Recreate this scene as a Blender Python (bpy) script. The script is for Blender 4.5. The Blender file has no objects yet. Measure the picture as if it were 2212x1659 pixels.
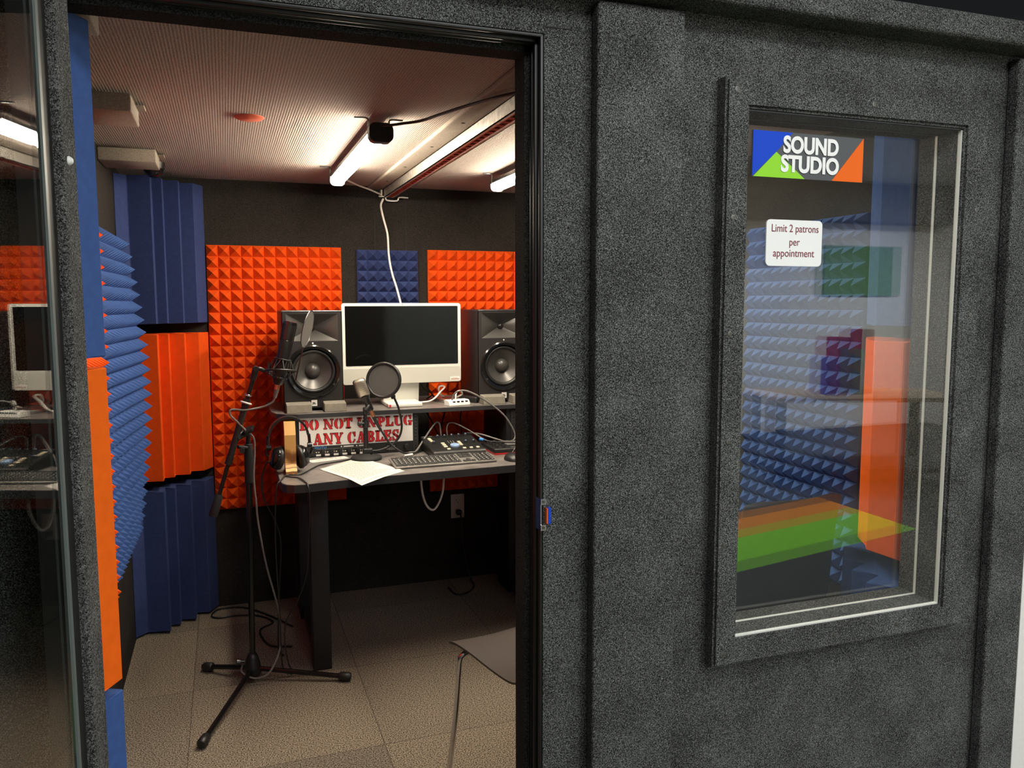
import bpy, bmesh, math, random
from mathutils import Vector, Matrix, Quaternion
random.seed(7)
S = bpy.context.scene
COL = S.collection
PI = math.pi

# ------------------------------------------------------------------ camera, world, light, exposure
def make_camera():
    yaw, pitch, roll, f = math.radians(19.615), math.radians(5.729), math.radians(-0.104), 1736.0
    fw = Vector((math.sin(yaw)*math.cos(pitch), math.cos(yaw)*math.cos(pitch), -math.sin(pitch)))
    r = Vector((math.cos(yaw), -math.sin(yaw), 0))
    u = r.cross(fw)
    c, s = math.cos(roll), math.sin(roll)
    r2, u2 = c*r + s*u, -s*r + c*u
    cam = bpy.data.cameras.new('camera')
    o = bpy.data.objects.new('camera', cam)
    COL.objects.link(o)
    m = Matrix((r2, u2, -fw)).transposed().to_4x4()
    m.translation = Vector((0, 0, 1.45))
    o.matrix_world = m
    cam.sensor_fit = 'HORIZONTAL'
    cam.sensor_width = 36.0
    cam.lens = f/2212.0*36.0
    cam.clip_start = 0.02
    S.camera = o
make_camera()

S.view_settings.view_transform = 'Standard'
S.view_settings.look = 'None'
S.view_settings.gamma = 1.0
S.view_settings.use_curve_mapping = False
S.view_settings.exposure = 0.0

W = bpy.data.worlds.new('world')
S.world = W
W.use_nodes = True
W.node_tree.nodes['Background'].inputs[0].default_value = (0.9, 0.95, 1.0, 1)
W.node_tree.nodes['Background'].inputs[1].default_value = 0.05

TUBE = 108.0                                   # the two tube lights of the booth
def area(name, loc, sx, sy, power, color=(1, 1, 1), rot=(0, 0, 0)):
    l = bpy.data.lights.new(name, 'AREA')
    l.shape = 'RECTANGLE'; l.size = sx; l.size_y = sy; l.energy = power; l.color = color
    o = bpy.data.objects.new(name, l); o.location = loc; o.rotation_euler = rot
    COL.objects.link(o)
    return o
# library hall ceiling lamps before the booth, then fill added for the rear wall
area('hall_lamp_and_fill', (0.9, 0.2, 2.74), 1.6, 0.5, 37, (0.97, 1.0, 1.0))
area('hall_lamp_and_fill', (2.9, -1.1, 2.74), 1.6, 1.2, 62, (0.97, 1.0, 1.0))
area('hall_lamp_and_fill', (3.1, -3.3, 2.74), 1.2, 0.6, 110, (0.97, 1.0, 1.0))  # added fill on the rear wall, kept out of the window's mirror view
area('hall_lamp_and_fill', (7.0, -2.4, 2.74), 0.8, 0.6, 130, (0.97, 1.0, 1.0))  # another added fill, brightens the wall mirrored in the window glass


# ------------------------------------------------------------------ mesh helpers
ORG = {}          # thing / part name -> origin of its thing
def new(): return bmesh.new()

def box(bm, x0, y0, z0, x1, y1, z1, bev=0.0, seg=2):
    n0 = set(bm.verts)
    vs = [bm.verts.new(p) for p in ((x0,y0,z0),(x1,y0,z0),(x1,y1,z0),(x0,y1,z0),(x0,y0,z1),(x1,y0,z1),(x1,y1,z1),(x0,y1,z1))]
    fs = [bm.faces.new([vs[i] for i in q]) for q in ((0,3,2,1),(4,5,6,7),(0,1,5,4),(1,2,6,5),(2,3,7,6),(3,0,4,7))]
    if bev > 0:
        es = list({e for f in fs for e in f.edges})
        bmesh.ops.bevel(bm, geom=es, offset=bev, segments=seg, affect='EDGES', profile=0.5)
    return [v for v in bm.verts if v not in n0]

def xf(bm, verts, M):
    for v in verts: v.co = M @ v.co

def basis(d):
    d = Vector(d).normalized()
    a = Vector((0, 0, 1)) if abs(d.z) < 0.9 else Vector((1, 0, 0))
    x = a.cross(d).normalized(); y = d.cross(x)
    return x, y, d

def lathe(bm, prof, o, axis, n=32, closed=False):
    """prof: (radius, height along axis)."""
    x, y, d = basis(axis); o = Vector(o)
    rings = []
    for r, h in prof:
        if r < 1e-6: rings.append([bm.verts.new(o + d*h)])
        else: rings.append([bm.verts.new(o + d*h + x*(r*math.cos(2*PI*i/n)) + y*(r*math.sin(2*PI*i/n))) for i in range(n)])
    prs = list(zip(rings[:-1], rings[1:]))
    if closed: prs.append((rings[-1], rings[0]))
    for a, b in prs:
        for i in range(n):
            j = (i+1) % n
            if len(a) == 1 and len(b) == 1: continue
            if len(a) == 1: bm.faces.new((a[0], b[i], b[j]))
            elif len(b) == 1: bm.faces.new((a[i], b[0], a[j]))
            else: bm.faces.new((a[i], b[i], b[j], a[j]))

def cyl(bm, p0, p1, r0, r1=None, n=20):
    p0, p1 = Vector(p0), Vector(p1)
    r1 = r0 if r1 is None else r1
    L = (p1-p0).length
    lathe(bm, [(0,0),(r0,0),(r1,L),(0,L)], p0, p1-p0, n)

def torus(bm, o, axis, R, r, n=40, m=10, sx=1.0):
    lathe(bm, [(R + r*math.cos(2*PI*k/m), r*math.sin(2*PI*k/m)*sx) for k in range(m)], o, axis, n, True)

def catmull(pts, k=8):
    P = [Vector(p) for p in pts]
    if len(P) < 3: return P
    P = [2*P[0]-P[1]] + P + [2*P[-1]-P[-2]]
    out = []
    for i in range(1, len(P)-2):
        for s in range(k):
            t = s/k
            a, b, c, d = P[i-1], P[i], P[i+1], P[i+2]
            out.append(0.5*((2*b) + (c-a)*t + (2*a-5*b+4*c-d)*t*t + (3*b-a-3*c+d)*t**3))
    out.append(P[-2])
    return out

def tube(bm, pts, r, n=8, k=8, smooth=True, radii=None):
    P = catmull(pts, k) if smooth else [Vector(p) for p in pts]
    T = [(P[min(i+1, len(P)-1)]-P[max(i-1, 0)]).normalized() for i in range(len(P))]
    x, y, _ = basis(T[0])
    rings = []
    for i, p in enumerate(P):
        if i:
            q = T[i-1].rotation_difference(T[i])
            x = q @ x
        x = (x - T[i]*x.dot(T[i])).normalized(); y = T[i].cross(x)
        rr = r if radii is None else radii[min(int(i*len(radii)/len(P)), len(radii)-1)]
        rings.append([bm.verts.new(p + x*(rr*math.cos(2*PI*j/n)) + y*(rr*math.sin(2*PI*j/n))) for j in range(n)])
    for a, b in zip(rings[:-1], rings[1:]):
        for j in range(n): bm.faces.new((a[j], a[(j+1)%n], b[(j+1)%n], b[j]))
    bm.faces.new(rings[0][::-1]); bm.faces.new(rings[-1])

def prism(bm, poly, lo, hi, ax='z'):
    """poly in (x,y) for z, (x,z) for y, (y,z) for x."""
    def p3(a, b, h): return (a, b, h) if ax == 'z' else ((a, h, b) if ax == 'y' else (h, a, b))
    A = [bm.verts.new(p3(a, b, lo)) for a, b in poly]; B = [bm.verts.new(p3(a, b, hi)) for a, b in poly]
    n = len(poly)
    bm.faces.new(A[::-1]); bm.faces.new(B)
    for i in range(n): bm.faces.new((A[i], A[(i+1)%n], B[(i+1)%n], B[i]))
    return A + B

def roundrect(x0, y0, x1, y1, r, n=5):
    out = []
    for cx, cy, a in ((x1-r, y1-r, 0), (x0+r, y1-r, 90), (x0+r, y0+r, 180), (x1-r, y0+r, 270)):
        for i in range(n+1):
            t = math.radians(a + 90*i/n); out.append((cx + r*math.cos(t), cy + r*math.sin(t)))
    return out

def root_origin(p):
    return ORG.get(p.name, Vector((0, 0, 0))) if p else Vector((0, 0, 0))

def obj(name, bm, mat, parent=None, smooth=None, kind=None, origin=None, label=None):
    """links one mesh object; bm is in world coordinates."""
    bmesh.ops.recalc_face_normals(bm, faces=bm.faces[:])
    og = root_origin(parent) if parent else (Vector(origin) if origin else Vector((0, 0, 0)))
    if og.length > 0:
        for v in bm.verts: v.co -= og
    me = bpy.data.meshes.new(name); bm.to_mesh(me); bm.free()
    if smooth is not None:
        me.shade_smooth(); me.set_sharp_from_angle(angle=math.radians(smooth))
    o = bpy.data.objects.new(name, me); COL.objects.link(o)
    if mat: me.materials.append(mat)
    if parent: o.parent = parent
    else: o.location = og
    ORG[o.name] = og
    if kind: o['kind'] = kind
    if label: o['label'] = label
    return o

def thing(name, label, cat, loc, group=None):
    o = bpy.data.objects.new(name, None); COL.objects.link(o)
    o.location = loc; o.empty_display_size = 0.05
    ORG[o.name] = Vector(loc)
    o['label'] = label; o['category'] = cat
    if group: o['group'] = group
    return o
def tag(o, label, cat, group=None):
    o['label'] = label; o['category'] = cat
    if group: o['group'] = group
    return o
def struct(name, bm, mat, parent=None, smooth=None):
    return obj(name, bm, mat, parent, smooth, kind='structure')

def text_bm(s, size, x, y, z, offset=0.0, depth=0.0008, align='CENTER', spacing=1.0, sx=1.0, M=None):
    """lettering on a plane that faces -Y; (x, z) is the baseline anchor; M maps local (x right, y up, z out) otherwise."""
    cu = bpy.data.curves.new('lettering', 'FONT')
    cu.body = s; cu.size = size; cu.align_x = align; cu.offset = offset; cu.extrude = depth; cu.space_character = spacing
    cu.resolution_u = 6
    t = bpy.data.objects.new('lettering', cu); COL.objects.link(t)
    dg = bpy.context.evaluated_depsgraph_get()
    me = bpy.data.meshes.new_from_object(t.evaluated_get(dg))
    bpy.data.objects.remove(t); bpy.data.curves.remove(cu)
    bm = new(); bm.from_mesh(me); bpy.data.meshes.remove(me)
    for v in bm.verts:
        p = v.co.copy()
        v.co = (M @ Vector((p.x*sx, p.y, p.z))) if M else Vector((x + p.x*sx, y - p.z, z + p.y))
    return bm

# ------------------------------------------------------------------ materials
def nodes(m):
    m.use_nodes = True
    nt = m.node_tree
    return nt, nt.nodes, nt.links, nt.nodes['Principled BSDF']
def mat(name, c, rough=0.5, metal=0.0, spec=0.5, noise=0.0, nscale=60.0, bump=0.0, bscale=200.0, coat=0.0, sheen=0.0):
    m = bpy.data.materials.new(name); nt, N, L, P = nodes(m)
    P.inputs['Roughness'].default_value = rough; P.inputs['Metallic'].default_value = metal
    P.inputs['Specular IOR Level'].default_value = spec
    P.inputs['Coat Weight'].default_value = coat
    P.inputs['Sheen Weight'].default_value = sheen
    tc = N.new('ShaderNodeTexCoord')
    n = N.new('ShaderNodeTexNoise'); n.inputs['Scale'].default_value = nscale; n.inputs['Detail'].default_value = 4
    L.new(tc.outputs['Object'], n.inputs['Vector'])
    cr = N.new('ShaderNodeValToRGB')
    a, b = max(0, 1-noise), 1+noise
    cr.color_ramp.elements[0].position = 0.3; cr.color_ramp.elements[1].position = 0.7
    cr.color_ramp.elements[0].color = (c[0]*a, c[1]*a, c[2]*a, 1)
    cr.color_ramp.elements[1].color = (min(1,c[0]*b), min(1,c[1]*b), min(1,c[2]*b), 1)
    L.new(n.outputs['Fac'], cr.inputs['Fac']); L.new(cr.outputs['Color'], P.inputs['Base Color'])
    if bump > 0:
        n2 = N.new('ShaderNodeTexNoise'); n2.inputs['Scale'].default_value = bscale; n2.inputs['Detail'].default_value = 3
        L.new(tc.outputs['Object'], n2.inputs['Vector'])
        bp = N.new('ShaderNodeBump'); bp.inputs['Strength'].default_value = bump; bp.inputs['Distance'].default_value = 0.003
        L.new(n2.outputs['Fac'], bp.inputs['Height']); L.new(bp.outputs['Normal'], P.inputs['Normal'])
    return m

def mat_fibre(name, dark, light, scale=420.0, lo=0.42, hi=0.68, stretch=(1, 1, 1), rough=0.95, bump=0.6):
    """speckled felt carpet: dark ground with pale fibres."""
    m = bpy.data.materials.new(name); nt, N, L, P = nodes(m)
    P.inputs['Roughness'].default_value = rough; P.inputs['Specular IOR Level'].default_value = 0.15
    tc = N.new('ShaderNodeTexCoord'); mp = N.new('ShaderNodeMapping'); mp.inputs['Scale'].default_value = stretch
    L.new(tc.outputs['Object'], mp.inputs['Vector'])
    n = N.new('ShaderNodeTexNoise'); n.inputs['Scale'].default_value = scale; n.inputs['Detail'].default_value = 2.0; n.inputs['Roughness'].default_value = 0.6
    n.inputs['Distortion'].default_value = 1.2
    L.new(mp.outputs['Vector'], n.inputs['Vector'])
    n3 = N.new('ShaderNodeTexNoise'); n3.inputs['Scale'].default_value = 9.0; n3.inputs['Detail'].default_value = 3
    L.new(tc.outputs['Object'], n3.inputs['Vector'])
    ad = N.new('ShaderNodeMath'); ad.operation = 'MULTIPLY_ADD'; ad.inputs[1].default_value = 0.12; 
    L.new(n3.outputs['Fac'], ad.inputs[0]); L.new(n.outputs['Fac'], ad.inputs[2])
    cr = N.new('ShaderNodeValToRGB'); e = cr.color_ramp.elements
    e[0].position = lo; e[0].color = (*dark, 1); e[1].position = hi; e[1].color = (*light, 1)
    L.new(ad.outputs[0], cr.inputs['Fac']); L.new(cr.outputs['Color'], P.inputs['Base Color'])
    bp = N.new('ShaderNodeBump'); bp.inputs['Strength'].default_value = bump; bp.inputs['Distance'].default_value = 0.003
    L.new(n.outputs['Fac'], bp.inputs['Height']); L.new(bp.outputs['Normal'], P.inputs['Normal'])
    return m

def mat_glass(name, tint=(0.97, 0.985, 0.98), f0=0.06):
    m = bpy.data.materials.new(name); nt, N, L, P = nodes(m)
    N.remove(P)
    out = N['Material Output']
    g = N.new('ShaderNodeNewGeometry'); d = N.new('ShaderNodeVectorMath'); d.operation = 'DOT_PRODUCT'
    L.new(g.outputs['Normal'], d.inputs[0]); L.new(g.outputs['Incoming'], d.inputs[1])
    ab = N.new('ShaderNodeMath'); ab.operation = 'ABSOLUTE'; L.new(d.outputs['Value'], ab.inputs[0])
    s1 = N.new('ShaderNodeMath'); s1.operation = 'SUBTRACT'; s1.inputs[0].default_value = 1.0; L.new(ab.outputs[0], s1.inputs[1])
    pw = N.new('ShaderNodeMath'); pw.operation = 'POWER'; pw.inputs[1].default_value = 5.0; L.new(s1.outputs[0], pw.inputs[0])
    ma = N.new('ShaderNodeMath'); ma.operation = 'MULTIPLY_ADD'; ma.inputs[1].default_value = 1-f0; ma.inputs[2].default_value = f0
    L.new(pw.outputs[0], ma.inputs[0])
    t = N.new('ShaderNodeBsdfTransparent'); t.inputs[0].default_value = (*tint, 1)
    gl = N.new('ShaderNodeBsdfGlossy'); gl.inputs['Roughness'].default_value = 0.0; gl.inputs[0].default_value = (1, 1, 1, 1)
    mx = N.new('ShaderNodeMixShader'); L.new(ma.outputs[0], mx.inputs[0]); L.new(t.outputs[0], mx.inputs[1]); L.new(gl.outputs[0], mx.inputs[2])
    L.new(mx.outputs[0], out.inputs['Surface'])
    return m

def mat_emit(name, c, s):
    m = bpy.data.materials.new(name); nt, N, L, P = nodes(m)
    P.inputs['Base Color'].default_value = (0.8, 0.8, 0.8, 1)
    P.inputs['Emission Color'].default_value = (*c, 1); P.inputs['Emission Strength'].default_value = s
    return m

def mat_ceiling():
    m = bpy.data.materials.new('ribbed_ceiling_fabric'); nt, N, L, P = nodes(m)
    P.inputs['Roughness'].default_value = 0.9; P.inputs['Specular IOR Level'].default_value = 0.2
    tc = N.new('ShaderNodeTexCoord')
    w = N.new('ShaderNodeTexWave'); w.wave_type = 'BANDS'; w.bands_direction = 'X'; w.inputs['Scale'].default_value = 42.0
    w.inputs['Distortion'].default_value = 2.2; w.inputs['Detail'].default_value = 3; w.inputs['Detail Scale'].default_value = 12
    L.new(tc.outputs['Object'], w.inputs['Vector'])
    n = N.new('ShaderNodeTexNoise'); n.inputs['Scale'].default_value = 260; n.inputs['Detail'].default_value = 3
    L.new(tc.outputs['Object'], n.inputs['Vector'])
    mx = N.new('ShaderNodeMath'); mx.operation = 'MULTIPLY_ADD'; mx.inputs[1].default_value = 0.36
    L.new(w.outputs['Fac'], mx.inputs[0]); L.new(n.outputs['Fac'], mx.inputs[2])
    cr = N.new('ShaderNodeValToRGB'); e = cr.color_ramp.elements
    e[0].position = 0.3; e[0].color = (0.24, 0.198, 0.170, 1); e[1].position = 0.95; e[1].color = (0.52, 0.445, 0.385, 1)
    L.new(mx.outputs[0], cr.inputs['Fac']); L.new(cr.outputs['Color'], P.inputs['Base Color'])
    bp = N.new('ShaderNodeBump'); bp.inputs['Strength'].default_value = 0.7; bp.inputs['Distance'].default_value = 0.003
    L.new(mx.outputs[0], bp.inputs['Height']); L.new(bp.outputs['Normal'], P.inputs['Normal'])
    return m

def mat_floor():
    m = bpy.data.materials.new('carpet_tiles'); nt, N, L, P = nodes(m)
    P.inputs['Roughness'].default_value = 0.95; P.inputs['Specular IOR Level'].default_value = 0.1
    tc = N.new('ShaderNodeTexCoord'); mp = N.new('ShaderNodeMapping')
    mp.inputs['Location'].default_value = (-0.45+0.61*2, -2.52+0.61*5, 0)
    L.new(tc.outputs['Object'], mp.inputs['Vector'])
    br = N.new('ShaderNodeTexBrick'); br.offset = 0.0; br.inputs['Scale'].default_value = 1.0
    br.inputs['Brick Width'].default_value = 0.61; br.inputs['Row Height'].default_value = 0.61
    br.inputs['Mortar Size'].default_value = 0.0022; br.inputs['Mortar Smooth'].default_value = 0.4; br.inputs['Bias'].default_value = 0.0
    br.inputs['Color1'].default_value = (0.86, 0.86, 0.87, 1); br.inputs['Color2'].default_value = (1.22, 1.19, 1.12, 1); br.inputs['Mortar'].default_value = (0.55, 0.53, 0.52, 1)
    L.new(mp.outputs['Vector'], br.inputs['Vector'])
    n = N.new('ShaderNodeTexNoise'); n.inputs['Scale'].default_value = 230; n.inputs['Detail'].default_value = 3
    L.new(tc.outputs['Object'], n.inputs['Vector'])
    cr = N.new('ShaderNodeValToRGB'); e = cr.color_ramp.elements
    e[0].position = 0.38; e[0].color = (0.040, 0.033, 0.026, 1); e[1].position = 0.64; e[1].color = (0.39, 0.335, 0.265, 1)
    L.new(n.outputs['Fac'], cr.inputs['Fac'])
    mx = N.new('ShaderNodeMix'); mx.data_type = 'RGBA'; mx.blend_type = 'MULTIPLY'; mx.inputs['Factor'].default_value = 1.0
    L.new(cr.outputs['Color'], mx.inputs['A']); L.new(br.outputs['Color'], mx.inputs['B']); L.new(mx.outputs['Result'], P.inputs['Base Color'])
    bp = N.new('ShaderNodeBump'); bp.inputs['Strength'].default_value = 0.8; bp.inputs['Distance'].default_value = 0.004
    L.new(n.outputs['Fac'], bp.inputs['Height']); L.new(bp.outputs['Normal'], P.inputs['Normal'])
    return m

def mat_stripes():
    """hall carpet: charcoal with one orange and one green stripe."""
    m = bpy.data.materials.new('striped_hall_carpet'); nt, N, L, P = nodes(m)
    P.inputs['Roughness'].default_value = 0.95
    tc = N.new('ShaderNodeTexCoord'); mp = N.new('ShaderNodeMapping'); mp.inputs['Rotation'].default_value = (0, 0, math.radians(11.3))
    L.new(tc.outputs['Object'], mp.inputs['Vector'])
    sp = N.new('ShaderNodeSeparateXYZ'); L.new(mp.outputs['Vector'], sp.inputs[0])
    a = N.new('ShaderNodeMath'); a.operation = 'MULTIPLY_ADD'; a.inputs[1].default_value = 0.25; a.inputs[2].default_value = 0.75
    L.new(sp.outputs['Y'], a.inputs[0])
    cr = N.new('ShaderNodeValToRGB'); cr.color_ramp.interpolation = 'CONSTANT'; e = cr.color_ramp.elements
    g = (0.055, 0.058, 0.06, 1)
    e[0].position = 0.0; e[0].color = g; e[1].position = 0.5345; e[1].color = (0.75, 0.24, 0.03, 1)
    for p, c in ((0.610, (0.22, 0.62, 0.03, 1)), (0.723, g)):
        k = e.new(p); k.color = c
    L.new(a.outputs[0], cr.inputs['Fac'])
    so = N.new('ShaderNodeSeparateXYZ'); L.new(tc.outputs['Object'], so.inputs[0])
    lt = N.new('ShaderNodeMath'); lt.operation = 'LESS_THAN'; lt.inputs[1].default_value = 4.15
    L.new(so.outputs['X'], lt.inputs[0])
    mx = N.new('ShaderNodeMix'); mx.data_type = 'RGBA'; mx.inputs['A'].default_value = g
    L.new(lt.outputs[0], mx.inputs['Factor']); L.new(cr.outputs['Color'], mx.inputs['B'])
    L.new(mx.outputs['Result'], P.inputs['Base Color'])
    return m

def mat_wood(name):
    m = bpy.data.materials.new(name); nt, N, L, P = nodes(m)
    P.inputs['Roughness'].default_value = 0.5
    tc = N.new('ShaderNodeTexCoord'); mp = N.new('ShaderNodeMapping'); mp.inputs['Scale'].default_value = (1, 1, 0.12)
    L.new(tc.outputs['Object'], mp.inputs['Vector'])
    w = N.new('ShaderNodeTexWave'); w.wave_type = 'RINGS'; w.inputs['Scale'].default_value = 22; w.inputs['Distortion'].default_value = 2.5; w.inputs['Detail'].default_value = 2
    L.new(mp.outputs['Vector'], w.inputs['Vector'])
    cr = N.new('ShaderNodeValToRGB'); e = cr.color_ramp.elements
    e[0].position = 0.05; e[0].color = (0.22, 0.09, 0.02, 1); e[1].position = 0.35; e[1].color = (0.68, 0.40, 0.13, 1)
    L.new(w.outputs['Fac'], cr.inputs['Fac']); L.new(cr.outputs['Color'], P.inputs['Base Color'])
    return m

def mat_laminate(name, c, c2, rough):
    m = bpy.data.materials.new(name); nt, N, L, P = nodes(m)
    P.inputs['Roughness'].default_value = rough
    tc = N.new('ShaderNodeTexCoord')
    n = N.new('ShaderNodeTexNoise'); n.inputs['Scale'].default_value = 14; n.inputs['Detail'].default_value = 8; n.inputs['Roughness'].default_value = 0.65; n.inputs['Distortion'].default_value = 0.6
    L.new(tc.outputs['Object'], n.inputs['Vector'])
    cr = N.new('ShaderNodeValToRGB'); e = cr.color_ramp.elements
    e[0].position = 0.35; e[0].color = (*c, 1); e[1].position = 0.68; e[1].color = (*c2, 1)
    L.new(n.outputs['Fac'], cr.inputs['Fac']); L.new(cr.outputs['Color'], P.inputs['Base Color'])
    return m

def mat_mesh(name, c, scale):
    """woven metal grille."""
    m = bpy.data.materials.new(name); nt, N, L, P = nodes(m)
    P.inputs['Roughness'].default_value = 0.35; P.inputs['Metallic'].default_value = 0.8
    tc = N.new('ShaderNodeTexCoord'); v = N.new('ShaderNodeTexVoronoi'); v.inputs['Scale'].default_value = scale; v.inputs['Randomness'].default_value = 0.1
    L.new(tc.outputs['Object'], v.inputs['Vector'])
    cr = N.new('ShaderNodeValToRGB'); e = cr.color_ramp.elements
    e[0].position = 0.2; e[0].color = (c[0]*0.25, c[1]*0.25, c[2]*0.25, 1); e[1].position = 0.5; e[1].color = (*c, 1)
    L.new(v.outputs['Distance'], cr.inputs['Fac']); L.new(cr.outputs['Color'], P.inputs['Base Color'])
    return m

def mat_page(name, scale, lines=True):
    """white paper with rows of fine grey print."""
    m = bpy.data.materials.new(name); nt, N, L, P = nodes(m)
    P.inputs['Roughness'].default_value = 0.7
    P.inputs['Base Color'].default_value = (0.64, 0.63, 0.57, 1)
    return m

M = {}
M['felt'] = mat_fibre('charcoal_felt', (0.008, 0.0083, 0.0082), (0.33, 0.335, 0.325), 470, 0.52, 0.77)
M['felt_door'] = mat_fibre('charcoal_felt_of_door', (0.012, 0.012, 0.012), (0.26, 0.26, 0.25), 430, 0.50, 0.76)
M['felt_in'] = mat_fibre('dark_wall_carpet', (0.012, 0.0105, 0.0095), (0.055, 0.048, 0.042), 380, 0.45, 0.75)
M['ceiling'] = mat_ceiling(); M['floor'] = mat_floor(); M['hall_floor'] = mat_stripes()
M['orange'] = mat('orange_foam', (0.72, 0.078, 0.004), 0.9, spec=0.2, noise=0.06, nscale=40, bump=0.25, bscale=700)
M['orange_trap'] = mat('bright_orange_foam', (0.86, 0.13, 0.004), 0.9, spec=0.2, noise=0.05, nscale=40, bump=0.25, bscale=700)
M['blue'] = mat('blue_foam', (0.041, 0.093, 0.275), 0.9, spec=0.25, noise=0.10, nscale=60, bump=0.3, bscale=600)
M['blue_dk'] = mat('navy_foam', (0.031, 0.048, 0.145), 0.9, spec=0.25, noise=0.10, nscale=60, bump=0.3, bscale=600)
M['rubber'] = mat('black_rubber_seal', (0.012, 0.012, 0.012), 0.45, noise=0.1)
M['black'] = mat('black_plastic', (0.012, 0.012, 0.012), 0.4, noise=0.08)
M['black_matte'] = mat('matte_black', (0.010, 0.010, 0.010), 0.75, noise=0.1)
M['black_gloss'] = mat('gloss_black', (0.008, 0.008, 0.008), 0.14, noise=0.05)
M['wave'] = mat('satin_black_horn', (0.05, 0.048, 0.045), 0.33, noise=0.03)
M['cone'] = mat('woofer_cone_grey', (0.075, 0.072, 0.068), 0.32, noise=0.1, metal=0.3)
M['cab'] = mat('black_vinyl_cabinet', (0.016, 0.0145, 0.014), 0.42, noise=0.15, nscale=200)
M['desk_black'] = mat('black_desk_steel', (0.011, 0.011, 0.012), 0.55, noise=0.15)
M['laminate'] = mat_laminate('slate_laminate', (0.11, 0.10, 0.095), (0.23, 0.21, 0.195), 0.32)
M['edge'] = mat('black_edge_band', (0.028, 0.028, 0.03), 0.45)
M['alu'] = mat('brushed_aluminium', (0.62, 0.62, 0.60), 0.38, metal=1.0, noise=0.05)
M['white_alu'] = mat('pale_silver_computer', (0.64, 0.64, 0.58), 0.4, noise=0.02)
M['white'] = mat('white_plastic', (0.80, 0.79, 0.76), 0.4, noise=0.02)
M['white_paint'] = mat('white_wall_paint', (0.78, 0.76, 0.72), 0.7, noise=0.02)
M['screen'] = mat('dark_screen', (0.004, 0.004, 0.004), 0.08, spec=0.22)
M['chrome'] = mat('chrome_steel', (0.75, 0.75, 0.75), 0.12, metal=1.0)
M['dark_chrome'] = mat('dark_steel', (0.16, 0.16, 0.16), 0.28, metal=1.0)
M['galv'] = mat('galvanised_steel', (0.50, 0.47, 0.42), 0.42, metal=0.9, noise=0.3, nscale=50)
M['bounce_strip'] = mat('slotted_steel_red_bounce', (0.42, 0.05, 0.022), 0.6)  # red bounce of the orange foam, put into the colour of the steel
M['grey_foam'] = mat('grey_foam_pad', (0.17, 0.155, 0.125), 0.9, noise=0.12, bump=0.3)
M['cable_black'] = mat('black_cable', (0.014, 0.014, 0.014), 0.4)
M['cable_grey'] = mat('grey_cable', (0.16, 0.15, 0.14), 0.45)
M['cable_white'] = mat('white_cable', (0.72, 0.68, 0.62), 0.45)
M['wood'] = mat_wood('pine_wood')
M['red_ink'] = mat('red_print', (0.60, 0.012, 0.016), 0.5)
M['black_ink'] = mat('black_print', (0.02, 0.018, 0.018), 0.6)
M['grey_ink'] = mat('grey_print', (0.28, 0.27, 0.25), 0.7)
M['sign_white'] = mat('white_sign_sheet', (0.78, 0.76, 0.71), 0.35)
M['page'] = mat_page('printed_page', 1)
M['fabric_pop'] = mat('black_nylon_screen', (0.055, 0.052, 0.05), 0.7, bump=0.4, bscale=900)
M['grille_dark'] = mat_mesh('dark_mic_grille', (0.10, 0.095, 0.09), 420)
M['grille_silver'] = mat_mesh('silver_mic_grille', (0.62, 0.56, 0.46), 500)
M['mic_black'] = mat('satin_black_microphone', (0.011, 0.011, 0.011), 0.33)
M['copper'] = mat('copper_connector', (0.75, 0.36, 0.18), 0.3, metal=1.0)
M['leather'] = mat('black_leatherette', (0.014, 0.014, 0.014), 0.36, bump=0.2, bscale=400)
M['seat'] = mat('black_plastic_seat_sheen', (0.085, 0.070, 0.062), 0.34, noise=0.05)  # glossy black plastic with its sheen put into the base colour
M['seat_black'] = mat('charcoal_plastic_seat', (0.03, 0.03, 0.03), 0.5)
M['vent_fabric'] = mat_fibre('beige_duct_carpet', (0.20, 0.165, 0.13), (0.44, 0.385, 0.32), 380, 0.35, 0.7)
M['glass'] = mat_glass('window_glass', f0=0.05)
M['door_glass'] = mat_glass('door_glass', f0=0.06)
M['bead'] = mat('pale_glazing_bead', (0.66, 0.66, 0.62), 0.45)
M['seal_grey'] = mat('grey_green_glass_seal', (0.10, 0.12, 0.115), 0.5)
M['sign_grey'] = mat('grey_sign_print', (0.095, 0.098, 0.105), 0.6, spec=0.15)
M['sign_blue'] = mat('blue_sign_print', (0.008, 0.06, 0.56), 0.6, spec=0.15)
M['sign_green'] = mat('green_sign_print', (0.28, 0.66, 0.035), 0.6, spec=0.15)
M['sign_orange'] = mat('orange_sign_print', (0.83, 0.135, 0.01), 0.6, spec=0.15)
M['sign_letters'] = mat('white_sign_letters', (0.85, 0.85, 0.84), 0.6, spec=0.15)
M['maroon'] = mat('maroon_print', (0.20, 0.012, 0.03), 0.5)
M['tube'] = mat_emit('lit_tube_diffuser', (1.0, 0.88, 0.70), TUBE)
M['red_disc'] = mat('terracotta_cap', (0.62, 0.14, 0.07), 0.6)
M['hall_dark'] = mat('dark_hall_paint', (0.09, 0.09, 0.095), 0.8)
M['led_blue'] = mat('pale_blue_knob', (0.25, 0.36, 0.55), 0.3)
M['key'] = mat('dark_keycap', (0.018, 0.018, 0.018), 0.45)
M['kb_body'] = mat('grey_keyboard_body', (0.22, 0.21, 0.19), 0.4, metal=0.3)
M['button'] = mat('cream_button', (0.72, 0.64, 0.46), 0.45)
M['red_plastic'] = mat('red_plastic_edge', (0.55, 0.02, 0.02), 0.4)
M['pad_grey'] = mat('grey_drum_pad', (0.10, 0.10, 0.10), 0.55)
M['screw'] = mat('dull_screw', (0.12, 0.115, 0.105), 0.45, metal=0.7)
M['motu_blue'] = mat('blue_print', (0.06, 0.22, 0.55), 0.4)
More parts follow.
